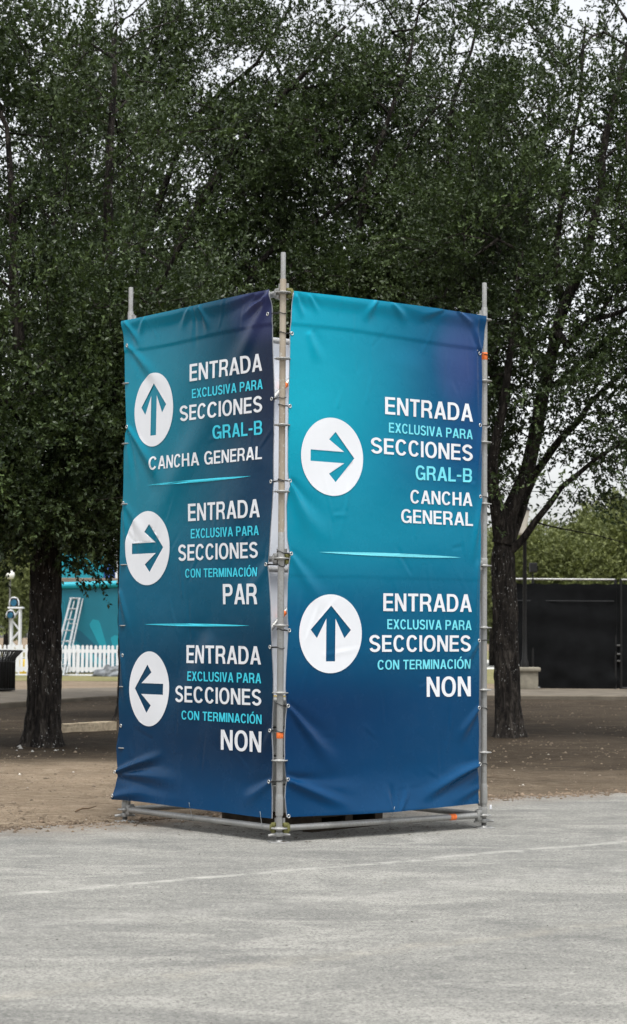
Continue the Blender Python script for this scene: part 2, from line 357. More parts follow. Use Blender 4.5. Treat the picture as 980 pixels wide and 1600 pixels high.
def diag(P, Q, z0, z1, nn):
    a = loc((P[0], P[1], z0)); b = loc((Q[0], Q[1], z1)); o = Vector((nn[0], nn[1], 0))*.05; d = (b-a).normalized()
    a = a+d*.06-o; b = b-d*.06-o
    t = MB().tube([a, b], .0212, 14).build('diagonal_brace', MAT['galv'], tower, ang=50)
    for e, s in ((a, -1), (b, 1)): MB().bbox(e+d*.02*s+o*.4, (.05, .05, .07), .008).build('brace_head', MAT['galv'], t, ang=40)
    c = a.lerp(b, .815); MB().tube([c-d*.04, c+d*.04], .0235, 14).build('tape', MAT['orange'], t, ang=50)
    return t
for z in (Z0, Z0+2): diag(LP, BP, z, z+2, RD*1.0); diag(RP, BP, z, z+2, LD*1.0)
def tape(par, base, z0, z1, r=.0262, m='orange'):
    t = MB().lathe([(r-.0015, z0), (r, z0+.002), (r, z1-.002), (r-.0015, z1)], 18).build('tape', MAT[m], par, ang=50); return t
tape(stF, None, .77, .815); tape(stR, None, 3.78, 3.84, .0255); tape(stL, None, 3.74, 3.82, .0255)
c = loc(tuple(FP+RD*BAY*.835)+(Z0,)); dv = Vector((RD[0], RD[1], 0))
MB().tube([c-dv*.03, c+dv*.03], .0252, 16).build('tape', MAT['orange'], tower, ang=50)
c = loc(tuple(RP+RD*.075)+(Z0+.06,)); MB().bbox(c, (.03, .008, .035), .003, YAW).build('inspection_tag', MAT['white_paint'], tower)
# ------------------------------------------------------------------ glyphs: bold narrow grotesque capitals, cap height 1
SV, SH = .172, .148
def arc(cx, cy, rx, ry, a0, a1, n=14, p=2.25):
    out = []
    for i in range(n+1):
        q = R(a0+(a1-a0)*i/n); c, s = math.cos(q), math.sin(q)
        out.append((cx+rx*math.copysign(abs(c)**(2/p), c), cy+ry*math.copysign(abs(s)**(2/p), s)))
    return out
def rect(x0, y0, x1, y1): return [(x0, y0), (x1, y0), (x1, y1), (x0, y1)]
def ring(W, a0, a1):
    return arc(W/2, .5, W/2, .515, a0, a1, 30)+arc(W/2, .5, W/2-SV, .515-SH, a1, a0, 30)
def glyph(ch):
    P, H = [], []
    if ch == 'E': W = .60; P = [rect(0, 0, SV, 1), rect(0, 0, W, SH), rect(0, .435, W*.93, .435+SH*.97), rect(0, 1-SH, W*.985, 1)]
    elif ch == 'T': W = .62; P = [rect(0, 1-SH, W, 1), rect(W/2-SV/2, 0, W/2+SV/2, 1)]
    elif ch == 'L': W = .56; P = [rect(0, 0, SV, 1), rect(0, 0, W, SH)]
    elif ch == 'H': W = .68; P = [rect(0, 0, SV, 1), rect(W-SV, 0, W, 1), rect(0, .44, W, .44+SH)]
    elif ch == 'I': W = SV; P = [rect(0, 0, SV, 1)]
    elif ch == 'N': W = .69; P = [rect(0, 0, SV*.95, 1), rect(W-SV*.95, 0, W, 1), [(0, 1), (SV*1.1, 1), (W, 0), (W-SV*1.1, 0)]]
    elif ch == 'M': W = .82; P = [rect(0, 0, SV*.93, 1), rect(W-SV*.93, 0, W, 1), [(0, 1), (.235, 1), (W/2+.085, 0), (W/2-.085, 0)], [(W, 1), (W/2+.085, 0), (W/2-.085, 0), (W-.235, 1)][::-1]]
    elif ch == 'A':
        W = .74; k = W/2-.105; e = .182
        P = [[(0, 0), (W, 0), (W/2+.105, 1), (W/2-.105, 1)]]
        H = [[(e, -.02), (W-e, -.02), (W-e-k*.22, .22), (e+k*.22, .22)], [(e+k*.355, .355), (W-e-k*.355, .355), (W/2, (W/2-e)/k)]]
    elif ch == 'V': W = .70; P = [[(0, 1), (W/2-.1, 0), (W/2+.1, 0), (W, 1), (W-.185, 1), (W/2, .26), (.185, 1)]]
    elif ch == 'X': W = .70; P = [[(0, 0), (.2, 0), (W-.01, 1), (W-.21, 1)], [(W, 0), (.21, 1), (.01, 1), (W-.2, 0)]]
    elif ch in 'OÓ':
        W = .76; P = [arc(W/2, .5, W/2, .515, 0, 355, 47)]; H = [arc(W/2, .5, W/2-SV, .515-SH, 0, 355, 47)]
        if ch == 'Ó': P.append([(W/2-.08, 1.08), (W/2+.06, 1.08), (W/2+.22, 1.27), (W/2+.02, 1.27)])
    elif ch == 'C': W = .72; P = [ring(W, 32, 326)]
    elif ch == 'G': W = .76; P = [ring(W, 34, 318), rect(W*.52, .375, W, .375+SH*.95), rect(W-.135, 0.0, W, .5), rect(W-SV, .2, W, .5)]
    elif ch == 'D': W = .71; r = .40; P = [[(0, 0), (W-r, 0)]+arc(W-r, .5, r, .5, -90, 90, 22)+[(0, 1)]]; H = [[(SV, SH), (W-r, SH)]+arc(W-r, .5, r-SV, .5-SH, -90, 90, 22)+[(SV, 1-SH)]]
    elif ch == 'B':
        W = .70; r = .27
        P = [[(0, 0), (W-r, 0)]+arc(W-r, .28, r, .28, -90, 90, 16)+[(0, .56)], [(0, .45), (W-r-.03, .45)]+arc(W-r-.03, .725, r, .275, -90, 90, 16)+[(0, 1)]]
        H = [[(SV, .14), (W-r, .14)]+arc(W-r, .285, r-SV, .145, -90, 90, 12)+[(SV, .43)], [(SV, .57), (W-r-.03, .57)]+arc(W-r-.03, .715, r-SV, .145, -90, 90, 12)+[(SV, .86)]]
    elif ch in 'PR':
        W = .66 if ch == 'P' else .71; r = .28; x = (W if ch == 'P' else W-.03)-r
        P = [rect(0, 0, SV, 1), [(0, .40), (x, .40)]+arc(x, .70, r, .30, -90, 90, 18)+[(0, 1)]]
        H = [[(SV, .545), (x, .545)]+arc(x, .70, r-SV, .155, -90, 90, 12)+[(SV, .855)]]
        if ch == 'R': P.append([(W-.36, .43), (W-.20, .46), (W-.10, .38), (W-.05, .27), (W, 0), (W-.19, 0), (W-.225, .25), (W-.27, .36), (W-.36, .41)])
    elif ch == 'U': W = .69; P = [[(0, 1)]+arc(W/2, .38, W/2, .395, 180, 360, 24)+[(W, 1), (W-SV, 1)]+arc(W/2, .38, W/2-SV, .395-SH, 360, 180, 24)+[(SV, 1)]]
    elif ch == 'S':
        W = .67; rx = W/2-SV/2; sp = []
        for i in range(27): q = R(18+(272-18)*i/26); sp.append((W/2+rx*.97*math.cos(q)*1.0, .722+.215*math.sin(q)))
        for i in range(1, 27): q = R(88-(88+164)*i/26); sp.append((W/2+rx*math.cos(q), .280+.215*math.sin(q)))
        sp = np.array(sp); sp[:, 1] += -.10*(sp[:, 0]-W/2)*np.exp(-((sp[:, 1]-.5)/.13)**2)
        t = np.gradient(sp, axis=0); t /= np.linalg.norm(t, axis=1)[:, None]; nn = np.stack([-t[:, 1], t[:, 0]], 1)
        hw = (SV*np.abs(t[:, 1])+SH*np.abs(t[:, 0]))/(np.abs(t[:, 1])+np.abs(t[:, 0]))/2*1.04
        a, b = sp+nn*hw[:, None], sp-nn*hw[:, None]
        P = [[tuple(p) for p in np.concatenate([a[i:j+1], b[i:j+1][::-1]])] for i, j in ((0, 26), (26, 52))]
    elif ch == '-': W = .34; P = [rect(0, .36, W, .36+SH)]
    return W, P, H
def layout(txt, track=.105, space=.46):
    x = 0; out = []
    for ch in txt:
        if ch == ' ': x += space-track; continue
        W, P, H = glyph(ch); out.append((x, P, H)); x += W+track
        if ch in 'AL': x -= .02
    return out, x-track
def cdt(P, H, step, jitter=True):
    """triangulate (union of P) minus (union of H) with a lattice of inner points"""
    vs, fs = [], []
    def ccw(q):
        a = sum(q[i-1][0]*q[i][1]-q[i][0]*q[i-1][1] for i in range(len(q))); return q if a > 0 else q[::-1]
    P = [ccw(q) for q in P]; H = [ccw(q) for q in H]
    for poly in P+H:
        fs.append(list(range(len(vs), len(vs)+len(poly)))); vs += [Vector(p) for p in poly]
    xs_ = [p[0] for q in P for p in q]; ys_ = [p[1] for q in P for p in q]
    nx = int((max(xs_)-min(xs_))/step[0]); ny = int((max(ys_)-min(ys_))/step[1])
    for i in range(1, nx+1):
        for j in range(1, ny+1): vs.append(Vector((min(xs_)+i*step[0]+.0007, min(ys_)+j*step[1]+.0011*(i % 2))))
    ov, oe, of, _, _, src = delaunay_2d_cdt(vs, [], fs, 0, 1e-5)
    keep = [f for f, s in zip(of, src) if any(k < len(P) for k in s) and not any(k >= len(P) for k in s)]
    return ov, keep
# ------------------------------------------------------------------ banners
def dim(c): q = lin(c); return (q[0]*.5, q[1]*.88, q[2]*.82)
def vinyl(name, lstops, rstops, glow):     # glow: violet sheen painted into the print colour near a top corner
    m = NM(name, .24, .19); uv = m.n('ShaderNodeUVMap'); sx = m.n('ShaderNodeSeparateXYZ'); m.l(uv.outputs[0], sx.inputs[0])
    a = m.ramp(sx.outputs[1], [(p, dim(c)) for p, c in lstops], 'EASE'); b = m.ramp(sx.outputs[1], [(p, dim(c)) for p, c in rstops], 'EASE')
    f = m.maprange(sx.outputs[0], .02, .98); k = m.mix(f, a, b)
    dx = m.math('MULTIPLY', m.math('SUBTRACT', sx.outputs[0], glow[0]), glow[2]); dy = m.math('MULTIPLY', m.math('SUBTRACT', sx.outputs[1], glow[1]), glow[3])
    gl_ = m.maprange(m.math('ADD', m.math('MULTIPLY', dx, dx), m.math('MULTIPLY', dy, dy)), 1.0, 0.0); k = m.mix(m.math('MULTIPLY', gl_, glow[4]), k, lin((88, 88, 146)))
    sc = m.maprange(m.noise(m.coord(), 26, 5, .7), .7, .8); k = m.mix(m.math('MULTIPLY', sc, .08), k, (.5, .6, .65)); m.col(k)
    m.l(m.maprange(m.noise(m.coord(), 4, 4), .3, .7, .17, .32), m.b.inputs['Roughness'])
    wv = m.noise(m.coord(), 1.0, 2); m.bump(m.math('ADD', m.noise(m.coord(), 7, 3), m.math('MULTIPLY', m.noise(m.coord(scale=(1, 1, .4)), 22, 2), .25)), .12, .02); return m.m
class Banner:
    def __init__(s, name, label, D, N, off, left, right, top, bottom, folds, seed, mat, P0=FP):
        s.D, s.N, s.off, s.P0 = D, N, off, P0; s.folds = []; s.ph = np.random.RandomState(seed).rand(40)*6.28
        q = lambda pts: [s.uz(*p) for p in pts]
        s.L, s.R_, s.T, s.B = q(left), q(right), q(top), q(bottom)
        for (a, b, w0, w1, amp) in folds: s.folds.append((np.array(s.uz(*a)), np.array(s.uz(*b)), w0, w1, amp))
        rr = random.Random(seed); W0 = 1.95
        for _ in range(46):
            a = np.array([rr.uniform(.1, W0), rr.uniform(.3, 4.0)]); q = rr.choice((rr.gauss(math.pi/2, .25), rr.gauss(math.pi/2, .25), rr.uniform(0, 3.14))); L = rr.uniform(.12, .55)
            s.folds.append((a, a+L*np.array([math.cos(q), math.sin(q)]), .014, .022, rr.choice((-1, 1))*rr.uniform(.0008, .003)))
        s.bulge = None; s.seams = []; s.mat = mat; s.name = name; s.label = label
    def uz(s, px, py):
        o = np.array([s.P0[0]+s.N[0]*s.off, s.P0[1]+s.N[1]*s.off, 0]); d = ray(px, py); n = np.array([s.N[0], s.N[1], 0])
        t = (n@(o-CAM))/(n@d); p = CAM+d*t; return float((p-o)[:2]@s.D), float(p[2])
    def bounds(s, z):
        f = lambda pts: np.interp(z, [p[1] for p in pts][::-1], [p[0] for p in pts][::-1]); return f(s.L), f(s.R_)
    def disp(s, u, z):
        ph = s.ph; d = .0035*np.sin(u*3.1+z*1.3+ph[0])+.003*np.sin(u*1.7-z*2.2+ph[1])+.0018*np.sin(u*7+z*3.7+ph[2])+.0012*np.sin(u*4-z*9+ph[3])
        for a, b, w0, w1, amp in s.folds:
            v = b-a; L = np.linalg.norm(v); v = v/L; nx_, nz_ = -v[1], v[0]
            t = ((u-a[0])*v[0]+(z-a[1])*v[1])/L; p = (u-a[0])*nx_+(z-a[1])*nz_
            p = p+.012*np.sin(t*5+ph[5])*L*.3
            w_ = w0+(w1-w0)*np.clip(t, 0, 1); env = np.clip(t*9+.55, 0, 1)*np.clip((1.0-t)*1.5, 0, 1); env = env*env*(3-2*env)
            d = d+amp*env*(np.exp(-(p/w_)**2)-.45*np.exp(-((p-1.5*w_)/(1.2*w_))**2))
        for (z0, wd, amp) in s.seams: d = d+amp*(1/(1+np.exp(-(z-z0(u))/wd)))
        if s.bulge: d = d+s.bulge(u, z)
        return d
    def pos(s, u, z, lift=0):
        dd = s.off+s.disp(u, z)+lift
        return np.stack([s.P0[0]+s.D[0]*u+s.N[0]*dd, s.P0[1]+s.D[1]*u+s.N[1]*dd, z+0*u], -1)
    def grid(s, nu, nv):
        a = np.linspace(0, 1, nu); b = np.linspace(0, 1, nv); A, B = np.meshgrid(a, b)
        tu = np.interp(A, np.linspace(0, 1, len(s.T)), [p[1] for p in s.T]) if False else None
        u_guess = A*2.0
        def edge(pts):
            us = np.array([p[0] for p in pts]); zs = np.array([p[1] for p in pts]); k = (us-us[0])/(us[-1]-us[0]); return np.interp(A, k, zs)
        zt, zb = edge(s.T), edge(s.B); Z = zb+(zt-zb)*B; ul, ur = s.bounds(Z); U = ul+(ur-ul)*A
        return U, Z, A, B
    def build(s, flip):
        nu, nv = 170, 330; U, Z, A, B = s.grid(nu, nv); V = s.pos(U, Z).reshape(-1, 3)
        i, j = np.meshgrid(np.arange(nu-1), np.arange(nv-1)); q = (j*nu+i).ravel()
        T = np.stack([q, q+1, q+nu+1, q+nu], 1)
        if flip: T = T[:, ::-1]
        me = npmesh(s.name, V, T); uvl = me.uv_layers.new(name='UVMap')
        uv = np.stack([A.ravel(), B.ravel()], 1)[T.ravel()].astype(np.float32); uvl.data.foreach_set('uv', uv.ravel())
        o = link(s.name, me, s.mat); tag(o, s.label, 'banner'); s.o = o; s.flip = flip
        # its white back
        U2, Z2 = U[::2, ::2], Z[::2, ::2]; n2, m2 = U2.shape[1], U2.shape[0]; V2 = s.pos(U2, Z2, -.010).reshape(-1, 3)
        i, j = np.meshgrid(np.arange(n2-1), np.arange(m2-1)); q = (j*n2+i).ravel(); T2 = np.stack([q, q+n2, q+n2+1, q+1], 1)
        link('lining', npmesh('lining', V2, T2 if not flip else T2[:, ::-1]), MAT['white_vinyl'], o)
        # hemmed edge all round
        rim = np.concatenate([np.stack([U[0], Z[0]], 1), np.stack([U[:, -1], Z[:, -1]], 1)[1:], np.stack([U[-1], Z[-1]], 1)[::-1][1:], np.stack([U[:, 0], Z[:, 0]], 1)[::-1][1:]])[::3]
        pts = s.pos(rim[:, 0], rim[:, 1], -.003); h = MB(); h.tube([tuple(p) for p in pts]+[tuple(pts[0])], .0042, 6, False)
        return o
    def flat(s, name, P, H, corners, mat, step):
        """print: polygons in a unit frame mapped through four picture corners onto the sheet"""
        bl, br, tl, tr = [np.array(s.uz(*c)) for c in corners]
        ov, tri = cdt(P, H, step); x = np.array([v[0] for v in ov]); y = np.array([v[1] for v in ov])
        return (bl[None]*(1-x)[:, None]*(1-y)[:, None]+br[None]*x[:, None]*(1-y)[:, None]+tl[None]*(1-x)[:, None]*y[:, None]+tr[None]*x[:, None]*y[:, None]), tri
    def emit(s, name, uzs, tris, mat, lift=.0036):
        uzs = np.asarray(uzs); V = s.pos(uzs[:, 0], uzs[:, 1], lift); F = []
        for t in tris:
            a, b, c = uzs[t[0]], uzs[t[1]], uzs[t[2]]; cr = (b[0]-a[0])*(c[1]-a[1])-(b[1]-a[1])*(c[0]-a[0])
            F.append(tuple(t) if (cr > 0) != s.flip else tuple(t)[::-1])
        me = pymesh(name, V, F); return link(name, me, mat, s.o, True)
    def text(s, txt, corners, mat):
        out, W = layout(txt); UZ, TR = [], []; xp = None
        for x0, P, H in out:
            if xp is not None and x0-xp > 1.0: s.emit('lettering', UZ, TR, mat); UZ, TR = [], []
            xp = x0
            sh = lambda q: [[((x0+p[0])/W, p[1]) for p in poly] for poly in q]
            uz, tri = s.flat('lettering', sh(P), sh(H), corners, mat, (.11/W, .11)); n = len(UZ)
            UZ += list(uz); TR += [[k+n for k in t] for t in tri]
        return s.emit('lettering', UZ, TR, mat)
    def disc(s, x0, x1, y0, y1, rot):
        circ = [(math.cos(2*math.pi*i/72), math.sin(2*math.pi*i/72)) for i in range(72)]
        ht = .145; A = [(-.70, -ht), (.455-.02, -ht), (-.085, -.62+.20), (.085, -.62), (.70, 0), (.085, .62), (-.085, .42), (.435, ht), (-.70, ht)]
        A = [(-.70, -ht), (.385, -ht), (-.11, -.44), (.10, -.645), (.715, 0), (.10, .645), (-.11, .44), (.385, ht), (-.70, ht)]
        c, sn = math.cos(rot), math.sin(rot); A = [(p[0]*c-p[1]*sn, p[0]*sn+p[1]*c) for p in A]
        uc = [.5*(a+b) for a, b in zip(s.uz(x0, (y0+y1)/2), s.uz(x1, (y0+y1)/2))]; zt = s.uz((x0+x1)/2, y0)[1]; zb = s.uz((x0+x1)/2, y1)[1]
        ru = abs(s.uz(x1, (y0+y1)/2)[0]-s.uz(x0, (y0+y1)/2)[0])/2; rz = (zt-zb)/2; sg = -1 if s.flip else 1
        ov, tri = cdt([circ], [A], (.045, .045)); uz = [(uc[0]+sg*v[0]*ru, (zt+zb)/2+v[1]*rz) for v in ov]
        return s.emit('arrow_disc', uz, tri, MAT['white_ink'])
    def divider(s, a, b, th, mat):
        P = [(0, .5)]+[(k/16, .5+.5*math.sin(math.pi*k/16)**.8) for k in range(1, 16)]+[(1, .5)]+[(k/16, .5-.5*math.sin(math.pi*k/16)**.8) for k in range(15, 0, -1)]
        uz, tri = s.flat('divider_line', [P], [], ((a[0], a[1]+th/2), (b[0], b[1]+th/2), (a[0], a[1]-th/2), (b[0], b[1]-th/2)), mat, (.03, .6))
        return s.emit('divider_line', uz, tri, mat)
    def grommet(s, px, py, pole=None, slack=0):
        u, z = s.uz(px, py); p = s.pos(np.array([u]), np.array([z]), .002)[0]; n = Vector((s.N[0], s.N[1], 0))
        if not hasattr(Banner, 'gr'):
            b = MB(); k = 16; V = []
            for i in range(k):
                q = 2*math.pi*i/k
                for j in range(6):
                    w_ = 2*math.pi*j/6; r = .0115+.0042*math.cos(w_); V.append((r*math.cos(q), .003*math.sin(w_), r*math.sin(q)))
            b.add(V, [(i*6+j, i*6+(j+1) % 6, ((i+1) % k)*6+(j+1) % 6, ((i+1) % k)*6+j) for i in range(k) for j in range(6)])
            Banner.gr = b.build('grommet', MAT['grommet'], s.o, True); g = Banner.gr
        else: g = copy_part(Banner.gr, s.o)
        g.location = p; g.rotation_euler = (0, 0, math.atan2(s.N[0], -s.N[1]))
        if pole is not None:
            c = Vector((pole[0], pole[1], z+slack)); P = Vector(p); v = (P-c); v.z = 0; v.normalize(); a0 = math.atan2(v.y, v.x); r = .0285
            loop = [P]+[Vector((c.x+r*math.cos(a0+q), c.y+r*math.sin(a0+q), z+slack*(1-abs(q-math.pi)/3.2)+.004*math.sin(q*2))) for q in np.linspace(.45, 2*math.pi-.45, 15)]+[P+Vector((0, 0, -.004))]
            MB().tube(loop, .0032, 6).build('cable_tie', MAT['tie'], s.o, True)
WI, CY, PC = MAT['white_ink'], MAT['cyan_ink'], MAT['pale_cyan_ink']
def box4(l, bl, tl, r, br, tr): return ((l, bl), (r, br), (l, tl), (r, tr))
# the banner with two discs
matR = vinyl('printed_vinyl_two_discs', [(0, (0, 60, 106)), (.2, (0, 48, 92)), (.36, (0, 84, 126)), (.55, (0, 136, 168)), (.8, (0, 164, 194)), (1, (0, 158, 192))],
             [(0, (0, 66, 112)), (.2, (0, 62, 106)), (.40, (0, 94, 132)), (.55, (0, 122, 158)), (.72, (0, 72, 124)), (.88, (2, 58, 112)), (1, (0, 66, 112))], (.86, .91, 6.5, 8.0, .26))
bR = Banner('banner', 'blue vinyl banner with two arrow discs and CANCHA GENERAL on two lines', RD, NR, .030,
    [(456, 452), (454.5, 500), (453, 521), (452.5, 560), (451, 620), (450.5, 634), (450, 690), (450, 730), (452, 752), (448.5, 790), (449, 840), (453.5, 865), (450, 910), (449, 950), (450.5, 985), (447.5, 1040), (446.5, 1075), (448.5, 1103), (446, 1150), (446.5, 1195), (448.5, 1218), (446.5, 1245), (449, 1279)],
    [(758, 490), (755.5, 530), (752.5, 552), (753.5, 600), (751.5, 664), (752.5, 720), (751, 776), (752, 830), (751.5, 900), (750, 1001), (750, 1050), (749, 1106), (749.5, 1150), (748.5, 1194), (748, 1257)],
    [(456, 455), (520, 462), (600, 471), (680, 482), (757, 494)],
    [(449, 1277), (500, 1274.5), (560, 1271.5), (610, 1268.5), (660, 1263.5), (748, 1255.5)],
    [((451, 752), (490, 850), .018, .09, .020), ((452, 756), (520, 860), .02, .10, .010), ((453, 866), (515, 960), .02, .09, .012),
     ((448, 1104), (540, 1215), .018, .09, .022), ((448, 1104), (500, 1190), .012, .05, -.010), ((450, 1220), (560, 1266), .024, .06, .032), ((470, 1222), (580, 1240), .02, .08, .012),
     ((749, 1106), (712, 1165), .016, .06, .018), ((747, 1195), (640, 1256), .022, .055, .034), ((749, 1196), (690, 1216), .014, .06, .016), ((749, 1230), (690, 1262), .02, .06, .010),
     ((751, 552), (736, 496), .012, .03, .016), ((744, 500), (746, 700), .014, .02, .010), ((751, 776), (738, 890), .015, .035, .018), ((751, 664), (742, 780), .014, .03, .012), ((747, 880), (742, 1000), .02, .03, .010), ((750, 1001), (715, 1060), .014, .06, .010),
     ((586, 470), (566, 505), .012, .05, .020), ((610, 474), (640, 508), .012, .05, .016), ((460, 462), (474, 500), .012, .04, .016), ((480, 462), (500, 494), .010, .03, .010), ((712, 486), (742, 512), .010, .03, .020), ((690, 484), (640, 500), .012, .05, .010),
     ((482, 520), (500, 570), .03, .06, .010), ((612, 1268), (610, 1220), .010, .04, -.014), ((620, 1268), (640, 1225), .010, .04, .010), ((640, 560), (600, 900), .2, .3, .012)], 3, matR)
top_seam = lambda u: bR.T[0][1]-.225-.006*np.sin(u*3)
bR.seams = [(lambda u: 4.107-.24+.012*np.sin(u*2.6), .004, .006), (lambda u: np.where(u > .6, 1.985, 1.98), .002, .0016)]
bR.bulge = lambda u, z: .018*np.exp(-((z-4.107)/.06)**2) + .045*np.clip((.55-z)/.35, 0, 1)**2*np.sin(np.clip(u/2.0, 0, 1)*3.14)
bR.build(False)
for t, c, m in (('ENTRADA', box4(601, 647, 620, 737.3, 659, 631.4), WI), ('EXCLUSIVA PARA', box4(606.6, 675.6, 660.2, 737, 686.6, 671.6), PC), ('SECCIONES', box4(579.3, 707.8, 683.3, 737.2, 720.6, 695.6), WI),
                ('GRAL-B', box4(648.6, 749.6, 727, 736.8, 753.8, 732.4), PC), ('CANCHA', box4(640.4, 786.2, 765.4, 737, 791, 770), WI), ('GENERAL', box4(626, 816.6, 795.4, 738, 822, 801), WI),
                ('ENTRADA', box4(598, 954.8, 927, 736.8, 956.2, 928.6), WI), ('EXCLUSIVA PARA', box4(604.3, 983, 967.6, 736.8, 984.5, 969.4), PC), ('SECCIONES', box4(576, 1018.6, 992.4, 736, 1018, 993), WI),
                ('CON TERMINACIÓN', box4(589, 1046.4, 1031.4, 735.4, 1044.8, 1030), PC), ('NON', box4(667, 1089, 1057.7, 736, 1088, 1057), WI)): bR.text(t, c, m)
bR.disc(469.6, 567.3, 652.6, 774.8, 0); bR.disc(466.7, 564.4, 928.7, 1052, R(90)); bR.divider((497, 862.6), (720.5, 871.2), 5.2, PC)
for p in ((455.5, 521), (452.5, 634.5), (452, 751.5), (454.5, 865), (451.5, 985), (449.5, 1103), (449.5, 1218)): bR.grommet(p[0], p[1], FP, rng.uniform(-.02, .02))
for p in ((749.5, 552), (749, 664.5), (749.5, 776), (749, 1001), (748, 1106), (748, 1194)): bR.grommet(p[0], p[1], RP, rng.uniform(-.03, .01))
bR.grommet(451, 1275.5)
# the banner with three discs
matL = vinyl('printed_vinyl_three_discs', [(0, (0, 68, 116)), (.14, (0, 38, 70)), (.3, (0, 54, 84)), (.45, (0, 80, 112)), (.62, (0, 50, 84)), (.82, (0, 26, 60)), (1, (0, 28, 64))],
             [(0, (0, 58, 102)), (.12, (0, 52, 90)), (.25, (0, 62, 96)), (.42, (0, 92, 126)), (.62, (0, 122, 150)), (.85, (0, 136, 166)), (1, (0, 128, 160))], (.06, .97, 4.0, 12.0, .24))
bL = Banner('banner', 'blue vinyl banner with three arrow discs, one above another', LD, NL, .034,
    [(424.5, 450), (425, 480), (424.5, 520), (425.5, 560), (427, 620), (426.5, 700), (427, 752), (425, 800), (421.5, 860), (419.5, 881), (423, 940), (424.5, 1011), (426.5, 1060), (426, 1100), (424.5, 1141), (425.5, 1180), (424, 1221), (424.5, 1250), (424, 1282)],
    [(194, 500), (196, 540), (196.5, 600), (199, 667), (194.5, 705), (193.5, 760), (193, 786), (190, 800), (188.5, 860), (188, 900), (187.5, 925), (187, 975), (189.5, 1024), (188, 1072), (187, 1100), (188, 1134), (184, 1167), (186, 1190), (188, 1206), (186.5, 1228), (182, 1250)],
    [(425, 452), (380, 461), (320, 475), (260, 488), (195, 502)],
    [(424, 1279), (400, 1276.5), (340, 1268), (290, 1262), (240, 1255), (208, 1251), (182, 1249)],
    [((424, 458), (330, 640), .03, .14, .016), ((330, 640), (215, 860), .14, .12, .014), ((418, 464), (370, 500), .014, .04, .022), ((416, 470), (385, 482), .010, .03, .014), ((400, 462), (350, 492), .012, .05, -.012), ((316, 480), (330, 520), .012, .05, .018), ((300, 482), (280, 520), .012, .05, .010), ((306, 480), (306, 560), .01, .04, -.006),
     ((200, 504), (225, 545), .012, .05, .018), ((230, 498), (215, 530), .012, .05, .012), ((202, 541), (260, 610), .016, .08, .014), ((201, 667), (262, 770), .016, .09, .022), ((200, 670), (215, 770), .014, .05, -.012),
     ((194, 787), (200, 880), .02, .03, .014), ((195, 787), (245, 870), .02, .09, .006), ((189, 925), (205, 1000), .02, .05, .012), ((191, 1024), (198, 1110), .02, .05, .014),
     ((187, 1206), (262, 1176), .014, .045, .034), ((187, 1208), (300, 1222), .02, .08, .018), ((180, 1246), (240, 1236), .02, .07, .016), ((420, 881), (380, 940), .035, .09, .006), ((424, 1141), (390, 1230), .035, .10, .006), ((424, 1221), (370, 1262), .02, .08, .014),
     ((400, 700), (300, 1000), .2, .3, .012), ((330, 1000), (250, 1180), .1, .2, .012)], 8, matL)
bL.seams = [(lambda u: 4.107-.235+.010*np.sin(u*3), .004, .006)]
bL.bulge = lambda u, z: .022*np.exp(-((z-4.107)/.06)**2)+.03*np.clip((.75-z)/.5, 0, 1)**2*np.clip(u/2.0, 0, 1.2)**2+.012*np.clip(u-1.9, 0, .3)/.3
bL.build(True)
for t, c, m in (('ENTRADA', box4(297.8, 596.2, 569.4, 409, 579, 551.8), WI), ('EXCLUSIVA PARA', box4(300.8, 622.4, 608.2, 410, 607.6, 592), CY), ('SECCIONES', box4(281.9, 658.4, 634.8, 409.6, 643.2, 618), WI),
                ('GRAL-B', box4(332.8, 686.2, 665.4, 410, 678.6, 656.4), CY), ('CANCHA GENERAL', box4(235.7, 734.4, 714, 410.2, 717.2, 696.8), WI),
                ('ENTRADA', box4(293.7, 814.4, 787.4, 407.2, 808, 779.6), WI), ('EXCLUSIVA PARA', box4(298, 841.4, 826.6, 405.9, 836, 821), CY), ('SECCIONES', box4(278.6, 876.6, 851.4, 404.4, 871.4, 846.8), WI),
                ('CON TERMINACIÓN', box4(289.6, 902.6, 889, 403.2, 900.6, 886.4), CY), ('PAR', box4(349, 944.2, 912.6, 403.8, 944.2, 911.8), WI),
                ('ENTRADA', box4(290.5, 1036, 1008, 408, 1038.4, 1010), WI), ('EXCLUSIVA PARA', box4(293, 1063.6, 1049, 408.5, 1067.8, 1052), CY), ('SECCIONES', box4(273.6, 1096.6, 1071.4, 409, 1102.6, 1077.4), WI),
                ('CON TERMINACIÓN', box4(284.5, 1124, 1110.2, 409.4, 1131.6, 1116.8), CY), ('NON', box4(346, 1171.4, 1140, 409, 1175.8, 1143.2), WI)): bL.text(t, c, m)
bL.disc(211.4, 272, 582.6, 697.5, R(90)); bL.disc(197.5, 265.3, 798.6, 914.3, 0); bL.disc(203.4, 263.8, 1017.8, 1135, R(180))
bL.divider((229.2, 758.4), (395, 743.8), 4.6, CY); bL.divider((225.3, 975.6), (391.4, 977.6), 4.2, CY)
for p in ((419, 490.5), (423.7, 623), (424, 752.3), (417.5, 881.8), (422.5, 1011), (422.5, 1141.5), (422, 1221.5)): bL.grommet(p[0], p[1], FP, rng.uniform(-.02, .02))
for p in ((201.5, 540), (201.5, 667), (195, 786), (193.5, 1024), (190.5, 1134), (188.6, 1206)): bL.grommet(p[0], p[1], LP, rng.uniform(-.02, .02))
bL.grommet(184.5, 1243)
